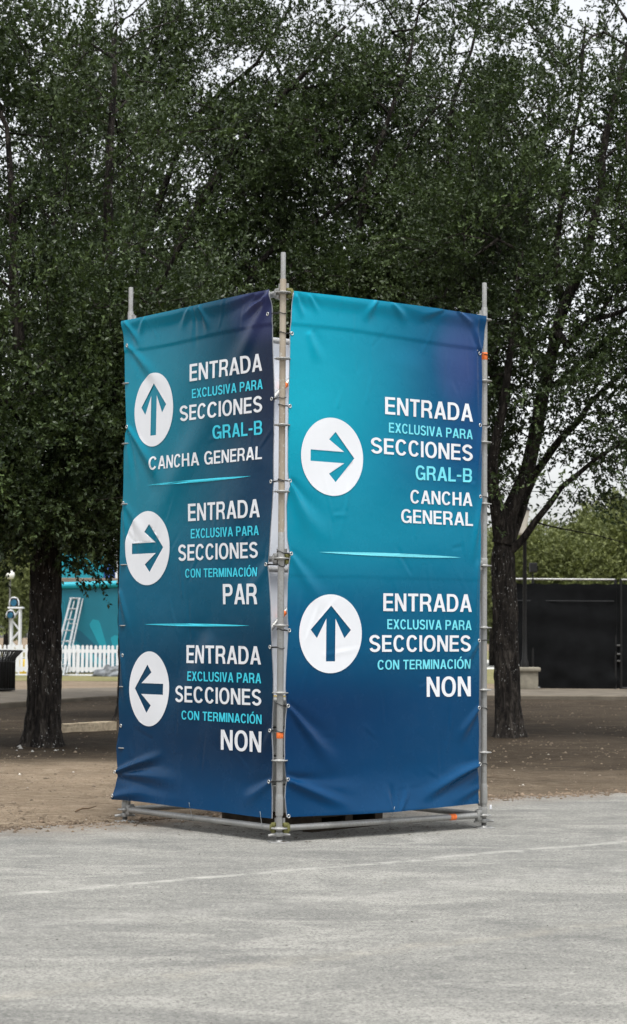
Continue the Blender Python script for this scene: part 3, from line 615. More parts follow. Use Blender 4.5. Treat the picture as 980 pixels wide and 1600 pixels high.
# cords that hold the bottom hems to the low ledgers
def cord(b, px, py, D):
    u, z = b.uz(px, py); p = Vector(b.pos(np.array([u]), np.array([z]), .004)[0]); q = Vector((FP[0]+D[0]*u, FP[1]+D[1]*u, Z0)); n = Vector((b.N[0], b.N[1], 0))
    pts = [p+Vector((0, 0, .02))+n*.004, p, p.lerp(q, .5)+n*.012, q+n*.027+Vector((0, 0, .01)), q+n*.022-Vector((0, 0, .018)), q-Vector((0, 0, .028))]
    MB().tube(pts, .002, 6).build('lashing_cord', MAT['cord'], b.o, True)
cord(bR, 611, 1264, RD); cord(bL, 299, 1258, LD); cord(bL, 408, 1272, LD)
# the two far sides: banners seen from their white backs
def back_banner(P, D, N, ph, lab):
    nu, nv = 40, 80; V = []
    for j in range(nv+1):
        for i in range(nu+1):
            u = .06+(BAY-.12)*i/nu; z = .30+(4.145-.30)*j/nv
            d = .035+.010*math.sin(u*3+z*1.1+ph)+.006*math.sin(u*7-z*2.3+ph)+.004*math.sin(z*9+u*2)
            V.append((P[0]+D[0]*u+N[0]*d, P[1]+D[1]*u+N[1]*d, z))
    F = [(j*(nu+1)+i, j*(nu+1)+i+1, (j+1)*(nu+1)+i+1, (j+1)*(nu+1)+i) for j in range(nv) for i in range(nu)]
    o = link('banner', pymesh('banner', V, F), MAT['white_vinyl']); tag(o, lab, 'banner')
    return o
back_banner(LP, RD, LD, 0, 'white back of the banner seen through the gap between the blue banners'); back_banner(RP, LD, RD, 2, 'white-backed banner on the far side of the tower, opposite the three-disc banner')
# ballast inside
cb = FP+(LD+RD)*BAY*.50
pal = empty('pallet', (cb[0], cb[1], 0), YAW); tag(pal, 'dark wooden pallet under the concrete slabs inside the scaffold tower', 'pallet')
for k in range(3): MB().bbox((-.4+.4*k, 0, .065), (.1, .95, .09), .004).build('bearer', MAT['wood'], pal)
for k in range(7): MB().bbox((0, -.42+.14*k, .121), (.92, .11, .022), .003).build('top_board', MAT['wood'], pal)
for k in range(3): MB().bbox((0, -.42+.42*k, .011), (.92, .1, .018), .003).build('bottom_board', MAT['wood'], pal)
zz = .133
for k, nm in enumerate(('lowest', 'second lowest', 'third', 'fourth')):
    hgt = .225; b = MB().bbox((0, 0, hgt/2-.004), (.86, .86, hgt-.010), .012); o = b.build('ballast_slab', MAT['concrete'], None)
    o.location = (cb[0]+rng.uniform(-.01, .01), cb[1]+rng.uniform(-.01, .01), zz); o.rotation_euler[2] = YAW+rng.uniform(-.02, .02); zz += hgt
    tag(o, 'pale concrete ballast slab, %s of the stack inside the scaffold tower' % (nm if k < 3 else 'topmost'), 'ballast slab', 'ballast slabs inside the tower')
st = MB(); x = .45
st.box((0, 0, zz+.003), (.05, .92, .006)); st.box((0, -.447, zz-.40), (.05, .004, .8)); st.box((0, .447, zz-.40), (.05, .004, .8)); st.box((.16, 0, zz+.004), (.05, .92, .006), .3)
o = st.build('ratchet_strap', MAT['yellow'], None); o.location = (cb[0], cb[1], 0); o.rotation_euler[2] = YAW; tag(o, 'yellow ratchet strap over the concrete slabs inside the scaffold tower', 'strap')
# ------------------------------------------------------------------ trees
def bark_mat():
    m = NM('oak_bark', .9, .2); v = m.coord(scale=(1, 1, .22)); f = m.noise(v, 15, 6, .7, .8); g = m.noise(m.coord(), 9, 4)
    c = m.ramp(f, [(.38, (.006, .005, .0045)), (.52, (.024, .020, .017)), (.70, (.095, .083, .07))])
    c = m.mix(m.math('MULTIPLY', m.maprange(g, .5, .75), .4), c, (.055, .047, .037))
    li = m.math('MULTIPLY', m.maprange(m.noise(m.coord(scale=(1, 1, .55)), 44, 2, .5), .66, .70), m.maprange(m.noise(m.coord(), 2.2, 3), .42, .58))
    c = m.mix(m.math('MULTIPLY', li, .85), c, (.5, .5, .48)); m.col(c); m.bump(f, 1.0, .06); return m.m
MAT['bark'] = bark_mat()
def leaf_mat(name, dark, light, rough=.42):
    m = NM(name, rough, .30); t = m.attr('tone').outputs['Fac']
    m.col(m.ramp(t, [(0, dark), (.6, tuple((a+b)/2 for a, b in zip(dark, light))), (.93, light), (1, tuple(x*1.25 for x in light))]))
    tr = m.n('ShaderNodeBsdfTranslucent'); tr.inputs[0].default_value = (light[0]*1.1, light[1]*1.2, light[2]*.7, 1)
    mx = m.n('ShaderNodeMixShader'); mx.inputs[0].default_value = .12; out = m.t.nodes['Material Output']
    m.l(m.b.outputs[0], mx.inputs[1]); m.l(tr.outputs[0], mx.inputs[2]); m.l(mx.outputs[0], out.inputs[0]); return m.m
MAT['leaf'] = leaf_mat('oak_leaves', (.011, .021, .007), (.072, .104, .036))
MAT['leaf_far'] = leaf_mat('far_foliage', (.060, .074, .022), (.165, .185, .062), .6)
def leaves(cent, outw, r, nsp, nlf, spread, size, rs, sl=(.2, .42)):
    """leaf sprigs round cluster centres: returns vertex and triangle arrays, one tone per leaf"""
    n = len(cent); C = np.repeat(cent, nsp, 0); O = np.repeat(outw, nsp, 0); k = len(C)
    sd_ = O*1.0+rs.normal(size=(k, 3))*.62+np.array([0, 0, .28]); sd_ /= np.linalg.norm(sd_, axis=1)[:, None]
    st_ = C+rs.normal(size=(k, 3))*spread*np.array([1, 1, .75]); ln = rs.uniform(sl[0], sl[1], k)
    tone_s = np.repeat(rs.normal(size=n)*.22, nsp)+rs.normal(size=k)*.10
    P = np.repeat(st_, nlf, 0); D = np.repeat(sd_, nlf, 0); L = np.repeat(ln, nlf); m = len(P); t = rs.rand(m)**.55
    P = P+D*(L*t)[:, None]
    ld = D*.85+rs.normal(size=(m, 3))*.6+np.array([0, 0, .05]); ld /= np.linalg.norm(ld, axis=1)[:, None]
    nn = rs.normal(size=(m, 3))*.75+np.array([0, 0, .75]); nn -= ld*(nn*ld).sum(1)[:, None]; nn /= np.linalg.norm(nn, axis=1)[:, None]
    sd = np.cross(ld, nn); le = (size*rs.uniform(.7, 1.25, m))[:, None]; wd = le*.48
    a = P; b = P+ld*le*.5+sd*wd*.5+nn*le*.06; c = P+ld*le; d = P+ld*le*.5-sd*wd*.5+nn*le*.06
    V = np.stack([a, b, c, d], 1).reshape(-1, 3); i = np.arange(m)*4
    T = np.stack([np.stack([i, i+1, i+2], 1), np.stack([i, i+2, i+3], 1)], 1).reshape(-1, 3)
    tone = np.clip(.45+np.repeat(tone_s, nlf)+rs.normal(size=m)*.14, 0, 1); return V, T, np.repeat(tone, 2)
def leaf_obj(name, parts, mat, parent):
    V = np.concatenate([p[0] for p in parts]); off = np.cumsum([0]+[len(p[0]) for p in parts[:-1]])
    T = np.concatenate([p[1]+o for p, o in zip(parts, off)]); tone = np.concatenate([p[2] for p in parts])
    me = npmesh(name, V, T); a = me.attributes.new('tone', 'FLOAT', 'FACE'); a.data.foreach_set('value', tone.astype(np.float32))
    return link(name, me, mat, parent, False)
class Skel:
    def __init__(s): s.p = []; s.par = []; s.fix = []
    def add(s, p, par, fix=0): s.p.append(np.array(p, float)); s.par.append(par); s.fix.append(fix); return len(s.p)-1
    def path(s, pts, start, r0, r1, step=.35):
        """polyline of world points from node start, resampled as a smooth curve"""
        P = [s.p[start]]+[np.array(p, float) for p in pts]; out = [start]; n = len(P); cum = 0
        tot = sum(np.linalg.norm(P[i+1]-P[i]) for i in range(n-1)); last = start
        for i in range(n-1):
            p0 = P[max(i-1, 0)]; p1 = P[i]; p2 = P[i+1]; p3 = P[min(i+2, n-1)]; L = np.linalg.norm(p2-p1); k = max(1, int(L/step))
            for j in range(1, k+1):
                t = j/k; q = .5*((2*p1)+(-p0+p2)*t+(2*p0-5*p1+4*p2-p3)*t*t+(-p0+3*p1-3*p2+p3)*t**3)
                f = (cum+L*t)/tot; q = q+(.05*np.array([noise.noise(Vector(q*1.9)), noise.noise(Vector(q*1.9)+Vector((9, 0, 0))), .5*noise.noise(Vector(q*1.9)+Vector((0, 9, 0)))]) if r0 < .15 else 0); last = s.add(q, last, r0+(r1-r0)*f); out.append(last)
            cum += L
        return out
    def connect(s, targets, rs, step=.3):
        P = np.array(s.p); par = list(s.par); cap = len(P)+len(targets)*12; buf = np.zeros((cap, 3)); buf[:len(P)] = P; n = len(P)
        dirs = np.zeros((cap, 3))
        for i in range(n):
            if par[i] >= 0: d = P[i]-P[par[i]]; dirs[i] = d/(np.linalg.norm(d)+1e-9)
        ends = []
        for t in targets:
            v = t-buf[:n]; d = np.linalg.norm(v, axis=1)+1e-6; cs = (v*dirs[:n]).sum(1)/d
            cost = d*(1+.55*(1-cs)); i = int(np.argmin(cost)); L = d[i]; k = max(1, int(L/step))
            p0 = buf[i].copy(); p1 = p0+dirs[i]*L*.35+rs.normal(size=3)*L*.06; last = i
            for j in range(1, k+1):
                if n >= cap: break
                q = j/k; p = (1-q)**2*p0+2*q*(1-q)*p1+q*q*t+(rs.normal(size=3)*.018 if j < k else 0)
                buf[n] = p; dd = p-buf[last]; dirs[n] = dd/(np.linalg.norm(dd)+1e-9); par.append(last); s.p.append(p); s.fix.append(0); last = n; n += 1
            ends.append(last)
        s.par = par; return ends, dirs
    def radii(s, tip=.006, ex=2.25):
        n = len(s.p); acc = np.zeros(n); ch = [[] for _ in range(n)]
        for i, p in enumerate(s.par):
            if p >= 0: ch[p].append(i)
        r = np.zeros(n); order = sorted(range(n), reverse=True)      # children always follow parents
        for i in order:
            r[i] = max(sum(r[c]**ex for c in ch[i])**(1/ex) if ch[i] else tip, 0)
            if s.fix[i]: r[i] = s.fix[i]
        return r, ch
    def mesh(s, r, ch, roots):
        V, F = [], []; stack = [(c, p) for p in roots for c in ch[p] if c not in s.skip]
        nv = 0
        while stack:
            c, p = stack.pop(); chain = [p, c]
            while ch[chain[-1]]:
                k = sorted(ch[chain[-1]], key=lambda q: -r[q]); 
                for q in k[1:]: stack.append((q, chain[-1]))
                chain.append(k[0])
            pts = np.array([s.p[i] for i in chain]); rad = np.array([r[i] for i in chain]); rad[0] = min(rad[0], rad[1]*1.15)*(1.25 if rad[1] > .05 else 1); rad[1] *= 1.08 if rad[1] > .05 else 1
            sides = 10 if rad[1] > .06 else 6 if rad[1] > .018 else 3
            tg = np.gradient(pts, axis=0); tg /= np.linalg.norm(tg, axis=1)[:, None]+1e-9
            a = np.cross(tg[0], [.3, .5, .81]); a /= np.linalg.norm(a); q = np.arange(sides)*2*np.pi/sides; cq, sq = np.cos(q)[:, None], np.sin(q)[:, None]
            for i in range(len(pts)):
                a = a-tg[i]*(a@tg[i]); a /= np.linalg.norm(a)+1e-9; b = np.cross(tg[i], a); V.append(pts[i]+(a*cq+b*sq)*rad[i])
            m = len(pts); i0 = np.arange(m-1)[:, None]*sides+nv; j = np.arange(sides)[None]; j2 = (j+1) % sides
            F.append(np.stack([i0+j, i0+j2, i0+sides+j2, i0+sides+j], -1).reshape(-1, 4)); nv += m*sides
        return np.concatenate(V), np.concatenate(F)
def oak(name, label, group, Y, trunk, tr, limbs, blobs, seed, tip=.006, thin=None):
    """trunk: picture points up the stem; limbs: (start index on trunk or limb, picture points with depth offset, radius0, radius1);
    blobs: (px, py, depth offset, rx, ry, rz, clusters) crown volumes in metres; thin: probability of keeping a cluster at a picture point"""
    rs = np.random.RandomState(seed); base = ground(*trunk[0]) if Y is None else at(trunk[0][0], trunk[0][1], Y)
    Yt = base[1] if Y is None else Y; root = empty(name, (base[0], base[1], 0)); tag(root, label, 'tree', group)
    sk_ = Skel(); n0 = sk_.add((base[0], base[1], -.05), -1, tr[0])
    tn = sk_.path([at(px, py, Yt+(q[0] if q else 0)) for px, py, *q in trunk[1:]], n0, tr[0], tr[1], .2)
    chains = [tn]; lim = []
    for (src, fr, pts, r0, r1) in limbs:
        c = chains[src]; st_ = c[int(fr*(len(c)-1))]; w_ = sk_.path([at(px, py, Yt+dy) for px, py, dy in pts], st_, r0, r1); chains.append(w_); lim += w_[1:]
    cl = []
    for (px, py, dy, rx, ry, rz, k) in blobs:
        c = at(px, py, Yt+dy); got = 0; k = int(k*DENS)
        bc = None
        while got < k:
            if bc is None or got % 8 == 0:
                v = rs.normal(size=3); v /= np.linalg.norm(v); q = rs.rand()**(1/2.4); bc = c+v*q*np.array([rx, ry, rz]); bs = rs.uniform(.22, .42)
            p = bc+rs.normal(size=3)*bs*np.array([1.15, 1.15, .62]); got += 1
            if p[2] < 2.0: continue
            if thin:
                qv = p-CAM; ix = 490+FPX*(qv@RGT)/(qv@DIR); iy = 800-FPX*(qv@UPV)/(qv@DIR)
                if rs.rand() > thin(ix, iy): continue
                for poly, dep in OPEN:
                    if p[1] < dep+.25:
                        dm = min(seg(ix, iy, poly[i], poly[i+1]) for i in range(len(poly)-1))
                        if dm < 32 and rs.rand() > .05+.6*(dm/32)**2: break
                else: cl.append(p)
                continue
            cl.append(p)
    cl = np.array(cl); pw = np.array([sk_.p[i] for i in tn[-2:]+lim]); d0 = np.array([np.min(np.linalg.norm(pw-c, axis=1)) for c in cl]); cl = cl[np.argsort(d0)]
    for i in tn[:-2]: sk_.fix[i] = max(sk_.fix[i], .01)
    # branches may not start low on the stem
    save = [sk_.p[i].copy() for i in tn[:-2]]
    for i in tn[:-2]: sk_.p[i] = sk_.p[i]+np.array([0, 0, -500.])
    ends, dirs = sk_.connect(cl, rs)
    for i, p in zip(tn[:-2], save): sk_.p[i] = p
    r, ch = sk_.radii(tip); sk_.skip = set(tn)
    V, F = sk_.mesh(r, ch, tn); off = np.array([base[0], base[1], 0])
    link('branches', npmesh('branches', V-off, F), MAT['bark'], root)
    # stem with furrows and a flared foot
    P = np.array([sk_.p[i] for i in tn]); rad = np.array([r[i] for i in tn]); hgt = P[:, 2]
    ns, nr = 72, 90; cum = np.concatenate([[0], np.cumsum(np.linalg.norm(np.diff(P, axis=0), axis=1))]); tt = np.linspace(0, cum[-1], nr)
    PP = np.stack([np.interp(tt, cum, P[:, k]) for k in range(3)], 1); RR = np.interp(tt, cum, rad); Vt = []
    for i in range(nr):
        top = min(1, (cum[-1]-tt[i])/.30); fl = (.62+.38*math.sqrt(max(0, 1-(1-top)**2))) + .55*math.exp(-tt[i]/.2)+.10*math.exp(-tt[i]/.9)
        for j in range(ns):
            q = 2*math.pi*j/ns; cx, sx = math.cos(q), math.sin(q)
            fr = abs(noise.noise(Vector((cx*4.2+seed, sx*4.2, tt[i]*1.6))))+.6*abs(noise.noise(Vector((cx*9+seed, sx*9, tt[i]*3.5))))
            rr = RR[i]*fl*(1+(.16*math.sin(3*q+seed)+.10*math.sin(5*q+2*seed))*math.exp(-tt[i]/.32)+.05*math.sin(2*q+tt[i]))+.046*(fr-.3)
            if i == nr-1: rr *= .02
            Vt.append((PP[i, 0]+rr*cx-off[0], PP[i, 1]+rr*sx-off[1], PP[i, 2]))
    Tt = [(i*ns+j, i*ns+(j+1) % ns, (i+1)*ns+(j+1) % ns, (i+1)*ns+j) for i in range(nr-1) for j in range(ns)]
    link('trunk', npmesh('trunk', Vt, Tt), MAT['bark'], root)
    mid = cl.mean(0)-np.array([0, 0, 1.0]); ow = cl-mid; ow /= np.linalg.norm(ow, axis=1)[:, None]; ow = ow*.45+dirs[np.array(ends)]*.75; ow /= np.linalg.norm(ow, axis=1)[:, None]+1e-6
    qv = cl-CAM; ix = 490+FPX*(qv@RGT)/(qv@DIR); iy = 800-FPX*(qv@UPV)/(qv@DIR); inside = (ix > -90) & (ix < 1070) & (iy > -90)
    parts = [leaves(cl[inside]-off, ow[inside], 0, LEAF[0], LEAF[1], .15, .068, rs, (.26, .54))]
    if (~inside).any(): parts.append(leaves(cl[~inside]-off, ow[~inside], 0, 4, 8, .22, .095, rs))
    leaf_obj('crown', parts, MAT['leaf'], root)
    return root
def seg(x, y, a, b):
    dx, dy = b[0]-a[0], b[1]-a[1]; t = max(0, min(1, ((x-a[0])*dx+(y-a[1])*dy)/(dx*dx+dy*dy))); return math.hypot(x-a[0]-t*dx, y-a[1]-t*dy)
# limbs that show between the boughs (picture points, depth): no foliage grows right in front of them
OPEN = [([(255, 440), (300, 345), (345, 262), (372, 232), (420, 170), (480, 110)], 37), ([(215, 420), (262, 280), (300, 195), (350, 140), (400, 100)], 38), ([(165, 420), (165, 300), (176, 180), (178, 90)], 28.4),
        ([(360, 480), (420, 395), (490, 350)], 35.6), ([(560, 380), (575, 280), (610, 180), (640, 90), (655, 10)], 36), ([(706, 280), (702, 240), (705, 180), (735, 80)], 36.5), ([(735, 480), (790, 380), (850, 330)], 35),
        ([(798, 800), (822, 737), (845, 640), (862, 560), (880, 480), (915, 400), (938, 300), (940, 250), (962, 160), (985, 40)], 32.2), ([(885, 540), (920, 500), (980, 490)], 31.4), ([(905, 655), (950, 600), (985, 575)], 33), ([(770, 720), (785, 640), (800, 540)], 31.3), ([(870, 380), (885, 280), (905, 160), (915, 40)], 33), ([(800, 230), (850, 130)], 37)]
DENS = 1.10; LEAF = (8, 16)
G = 'oaks growing round the sign'
# bare patches of sky between the crowns
def thinA(x, y):
    k = 1.0
    for cx, cy, rx, ry, a in ((100, 25, 45, 40, .8), (215, 30, 30, 35, .7), (350, 110, 40, 50, .45), (470, 20, 50, 40, .5), (570, 40, 60, 70, .5), (690, 60, 55, 60, .8), (760, 60, 50, 60, .85), (815, 60, 45, 60, .8), (880, 45, 45, 60, .75), (950, 60, 30, 60, .5),
                              (930, 200, 25, 30, .7), (900, 400, 40, 60, .4), (810, 480, 60, 60, .45), (900, 720, 90, 55, .72), (820, 520, 40, 40, .5), (960, 780, 60, 50, .9)):
        e = ((x-cx)/rx)**2+((y-cy)/ry)**2
        if e < 1.6: k = min(k, 1-.72*a*max(0, min(1, (1.6-e)/.8)))
    return k
def keep_low(x, y):      # open view under the crowns beside the sign
    if y > 790 and 770 < x < 1000: return .0
    if y > 880 and x < 200: return .05
    return thinA(x, y)
oak('oak_tree', 'oak with a speckled trunk standing between the litter bin and the sign', G, None,
    [(68, 1168), (69, 1100), (70, 1000), (72, 900), (76, 845)], (.205, .20),
    [(0, 1, [(60, 790, -.3), (45, 700, -.6), (30, 560, -.8), (20, 400, -1), (10, 200, -1)], .13, .03), (0, 1, [(100, 790, .2), (120, 690, .3), (150, 560, .2), (165, 420, 0), (170, 300, -.2), (175, 180, -.2), (180, 60, -.2)], .14, .03),
     (0, .97, [(80, 780, .7), (85, 650, 1.2), (90, 480, 1.6), (80, 280, 1.8)], .11, .02), (2, .3, [(190, 600, -.6), (240, 470, -1.2), (280, 380, -1.6)], .06, .02), (1, .35, [(-20, 600, -1.4), (-80, 500, -2)], .07, .02)],
    [(60, 420, -.3, 2.6, 2.6, 3.4, 620), (60, 700, -.9, 2.0, 1.6, 1.2, 300), (20, 790, -1.2, .9, 1.0, .55, 70), (150, 640, -.8, 1.5, 1.4, 1.5, 230), (110, 130, 0, 2.6, 2.2, 1.6, 220), (-120, 500, 0, 2.2, 2.6, 3.2, 130), (150, 800, -.3, .6, .8, .45, 55), (90, 790, .5, 1.1, .9, .5, 50), (35, 860, .3, .35, .5, .25, 16), (150, 862, .3, .45, .6, .3, 30), (230, 500, -1.2, 1.2, 1.2, 1.2, 170)], 11, thin=keep_low)
oak('oak_tree', 'slim-trunked oak half hidden behind the edge of the three-disc banner', G, None,
    [(203, 1127), (202, 1000), (200, 900), (198, 760), (196, 680)], (.19, .16),
    [(0, 1, [(215, 560, 0), (255, 440, -.4), (300, 345, -.8), (345, 262, -1), (372, 232, -1.1), (420, 170, -1.2), (480, 110, -1.3), (540, 40, -1.3)], .13, .03), (0, 1, [(190, 560, .3), (215, 420, .5), (262, 280, .4), (300, 195, .3), (350, 140, .2), (400, 100, .2), (440, 30, .2)], .10, .025),
     (0, .98, [(165, 560, -.2), (168, 420, -.5), (165, 300, -.6), (176, 180, -.6), (180, 60, -.6)], .11, .03), (1, .45, [(368, 235, -1.2), (366, 215, -1.2), (372, 150, -1.3)], .04, .015), (0, 1, [(270, 560, -1), (360, 480, -1.6), (420, 395, -1.9), (490, 350, -2), (560, 300, -2)], .10, .03), (2, .3, [(205, 300, 1), (230, 200, 1.4), (225, 80, 1.5)], .06, .02)],
    [(330, 250, -.2, 3.4, 2.8, 2.7, 760), (300, 470, -.6, 3.2, 2.4, 1.4, 420), (440, 180, -.5, 2.6, 2.2, 2.0, 320), (250, 60, 0, 3.0, 2.4, 1.5, 250), (180, 560, .4, 2.0, 1.8, 1.8, 240), (220, 720, 0, 1.3, 1.4, 1.1, 120), (400, -100, 0, 3, 2.4, 1.2, 80)], 23, thin=keep_low)
oak('oak_tree', 'oak behind the two-disc banner, its trunk hidden by the sign', G, 36.5,
    [(590, 1135), (592, 1000), (590, 860), (588, 760)], (.21, .18),
    [(0, 1, [(560, 640, 0), (545, 500, -.3), (560, 380, -.5), (575, 280, -.6), (610, 180, -.6), (640, 90, -.6), (655, 10, -.6)], .12, .02), (0, 1, [(630, 640, .2), (668, 500, .2), (700, 380, 0), (706, 280, 0), (702, 240, 0), (705, 180, 0), (735, 80, 0), (750, 10, 0)], .11, .02),
     (0, 1, [(520, 620, -.4), (470, 500, -.8), (455, 420, -1.2)], .09, .02), (0, .97, [(640, 600, -.8), (735, 480, -1.4), (790, 380, -1.6), (850, 330, -1.8)], .10, .02), (1, .55, [(620, 250, -1.2), (690, 160, -1.4)], .05, .015), (2, .5, [(740, 330, .6), (800, 230, .8), (850, 130, .8)], .05, .015)],
    [(590, 330, -.3, 3.1, 2.6, 2.3, 600), (540, 470, -.6, 3.0, 2.2, 1.2, 380), (690, 430, -.5, 2.6, 2.2, 1.5, 300), (620, 150, 0, 2.6, 2.2, 1.5, 230), (720, 260, 0, 2.0, 2.0, 2.0, 220), (560, -20, 0, 2.6, 2.2, 1.2, 110), (720, 80, 0, 1.9, 1.6, 1.2, 130), (600, 640, .4, 2.4, 1.6, 1.1, 90)], 37, thin=keep_low)
oak('oak_tree', 'oak with a forked trunk standing beside the lamp post and black fence', G, None,
    [(796, 1153), (793, 1080), (790, 980), (787, 900), (786, 850)], (.175, .17),
    [(0, 1, [(775, 790, -.2), (770, 720, -.5), (785, 640, -.7), (800, 540, -.8), (810, 420, -.8)], .11, .03),
     (0, 1, [(798, 800, 0), (822, 737, .1), (845, 640, .2), (862, 560, .2), (880, 480, .2), (915, 400, .1), (938, 300, 0), (940, 250, 0), (962, 160, 0), (985, 40, 0)], .13, .035),
     (0, .93, [(815, 845, -.1), (838, 815, -.2), (858, 788, -.3), (880, 760, -.4), (900, 742, -.5), (935, 715, -.6), (975, 690, -.8), (1020, 660, -1)], .062, .018),
     (0, .99, [(812, 800, .4), (838, 740, .6), (872, 690, .7), (905, 655, .8), (950, 600, 1), (1010, 560, 1)], .09, .025),
     (2, .42, [(885, 540, -.3), (920, 500, -.5), (960, 490, -.7), (1010, 470, -.8)], .07, .025), (2, .30, [(872, 600, 0), (915, 560, 0), (960, 520, 0), (1020, 480, 0)], .06, .02),
     (2, .5, [(880, 470, .6), (870, 380, .9), (885, 280, 1), (905, 160, 1), (915, 40, 1)], .06, .02), (1, .5, [(770, 560, 0), (735, 480, .3)], .05, .015), (3, .25, [(880, 827, -.9), (930, 836, -1.2), (985, 850, -1.6)], .016, .007), (2, .35, [(835, 560, .8), (800, 480, 1.2), (790, 380, 1.2)], .06, .02)],
    [(870, 290, 0, 2.6, 2.4, 2.8, 720), (800, 420, -.6, 1.9, 1.8, 1.8, 330), (800, 620, -.6, .9, 1.2, 1.0, 110), (930, 560, -.4, 1.5, 1.6, .9, 150), (900, 640, -.6, 1.1, 1.2, .55, 80), (940, 730, -.6, 1.1, 1.0, .5, 50), (890, 110, 0, 2.2, 2.0, 1.5, 260), (1050, 420, 0, 1.8, 2.4, 3.0, 170), (780, 740, -.2, .5, .7, .5, 36), (920, 780, -.8, .8, .8, .22, 14)], 51, thin=keep_low)
def side_oak(label, x, y, seed, s=1.0, zc=6.6, rz=3.4, k=420):
    rs = np.random.RandomState(seed); root = empty('oak_tree', (x, y, 0)); tag(root, label, 'tree', 'oaks of the grove round the sign')
    sk_ = Skel(); n0 = sk_.add((0, 0, -.05), -1, .21); tn = sk_.path([(.05, 0, 1.2), (0, .05, 2.9)], n0, .21, .17, .3)
    v = rs.normal(size=(k, 3)); v /= np.linalg.norm(v, axis=1)[:, None]; cl = np.array([0, 0, zc])+v*(rs.rand(k, 1)**.45)*np.array([4.2*s, 4.2*s, rz]); cl = cl[cl[:, 2] > 3.3]
    for q in range(5): sk_.path([(math.cos(q*1.3)*1.2, math.sin(q*1.3)*1.2, 4.6), (math.cos(q*1.3)*2.2, math.sin(q*1.3)*2.2, 7)], tn[-1], .1, .03)
    pw = np.array(sk_.p); cl = cl[np.argsort([np.min(np.linalg.norm(pw-c, axis=1)) for c in cl])]; sv_ = [sk_.p[i].copy() for i in tn[:-2]]
    for i in tn[:-2]: sk_.p[i] = sk_.p[i]-np.array([0, 0, 500.])
    sk_.connect(cl, rs)
    for i, p in zip(tn[:-2], sv_): sk_.p[i] = p
    r, ch = sk_.radii(.008); sk_.skip = set(tn); V, F = sk_.mesh(r, ch, tn); link('branches', npmesh('branches', V, F), MAT['bark'], root)
    MB().tube([sk_.p[i] for i in tn], [r[i]*(1.35 if j == 0 else 1) for j, i in enumerate(tn)], 20).build('trunk', MAT['bark'], root, True)
    ow = cl-np.array([0, 0, zc-1.1]); ow /= np.linalg.norm(ow, axis=1)[:, None]; leaf_obj('crown', [leaves(cl, ow, 0, 6, 10, .26, .11, rs, (.3, .6))], MAT['leaf'], root)
side_oak('oak standing past the litter bin, away from the sign', -10.2, 41, 5); side_oak('oak standing on the dirt away from the lamp post', 11.6, 37, 6)
side_oak('oak leaning over the dirt before the litter bin', -10.0, 30, 7); side_oak('oak hidden behind the sign close to the pavement', 1.4, 45, 8, .78, 7.8, 4.6, 560); side_oak('tall oak standing behind the sign where the pavement bends', -3.7, 47, 9, 1.0, 8.9, 5.0, 720)
# ------------------------------------------------------------------ far trees
def far_mesh(seed):
    rs = np.random.RandomState(seed); lob = [(0, 0, 4.6, 2.6, 2.4)]+[(rs.uniform(-2.2, 2.2), rs.uniform(-1.8, 1.8), rs.uniform(2.4, 6.2), rs.uniform(1.1, 1.9), rs.uniform(.9, 1.6)) for _ in range(11)]
    cs, os_ = [], []
    for x, y, z, a, b in lob:
        k = int(70*a*a); v = rs.normal(size=(k, 3)); v /= np.linalg.norm(v, axis=1)[:, None]; q = rs.uniform(.75, 1.05, (k, 1))
        cs.append(np.array([x, y, z])+v*q*np.array([a, a, b])); os_.append(v)
    cs = np.concatenate(cs); os_ = np.concatenate(os_); return leaves(cs, os_, 0, 3, 4, .16, .21, rs, (.2, .5))
FM = []
for k in range(3):
    V, T, tone = far_mesh(70+k); me = npmesh('crown', V, T); a = me.attributes.new('tone', 'FLOAT', 'FACE'); a.data.foreach_set('value', tone.astype(np.float32)); me.materials.append(MAT['leaf_far']); FM.append(me)
tb = MB().tube([(0, 0, -.1), (.05, 0, 1.2), (0, .05, 2.6), (.1, 0, 4.4)], [.22, .17, .14, .07], 10)
for q, l in ((0, 1.6), (2, 1.7), (4, 1.5)): tb.tube([(0, 0, 2.2), (math.cos(q)*.7, math.sin(q)*.7, 3.2), (math.cos(q)*l, math.sin(q)*l, 4.6)], [.09, .06, .03], 7)
tme = pymesh('trunk', tb.v, tb.f); tme.materials.append(MAT['bark'])
def far_tree(px, Y, s, k, label, group, sz=1):
    p = at(px, 1000, Y); r = empty('leafy_tree', (p[0], Y, 0), k*1.7+px); r.scale = (s, s, s*sz); tag(r, label, 'tree', group)
    link('crown', FM[k % 3], None, r, False); link('trunk', tme, None, r)
for i in range(13):  # row out of view, added to darken banner reflections and cut front fill
    x = -42+7*i; r = empty('leafy_tree', (x+3*math.sin(i*2.1), -30+4*math.sin(i*1.3), 0), i*1.3); r.scale = (1.7, 1.7, 1.5+.3*math.sin(i)); tag(r, 'unseen leafy tree added across the road for the blue banners to reflect', 'tree', 'unseen trees added across the road from the sign')
    link('crown', FM[i % 3], None, r, False); link('trunk', tme, None, r)
GR, GL = 'trees far beyond the black fence', 'trees far beyond the picket fence'
for i, (px, Y, s, sz) in enumerate(((770, 118, 1.0, 1.0), (838, 112, 1.0, 1.0), (880, 122, 1.05, .95), (925, 110, .9, .95), (962, 118, 1.15, 1.0), (1010, 112, 1.15, 1.1), (1060, 120, 1.2, 1.1), (905, 135, 1.2, 1.05), (975, 134, 1.45, 1.05), (808, 126, 1.0, 1.05))):
    far_tree(px, Y, s, i, 'bushy olive-green tree rising far beyond the black fence', GR, sz)
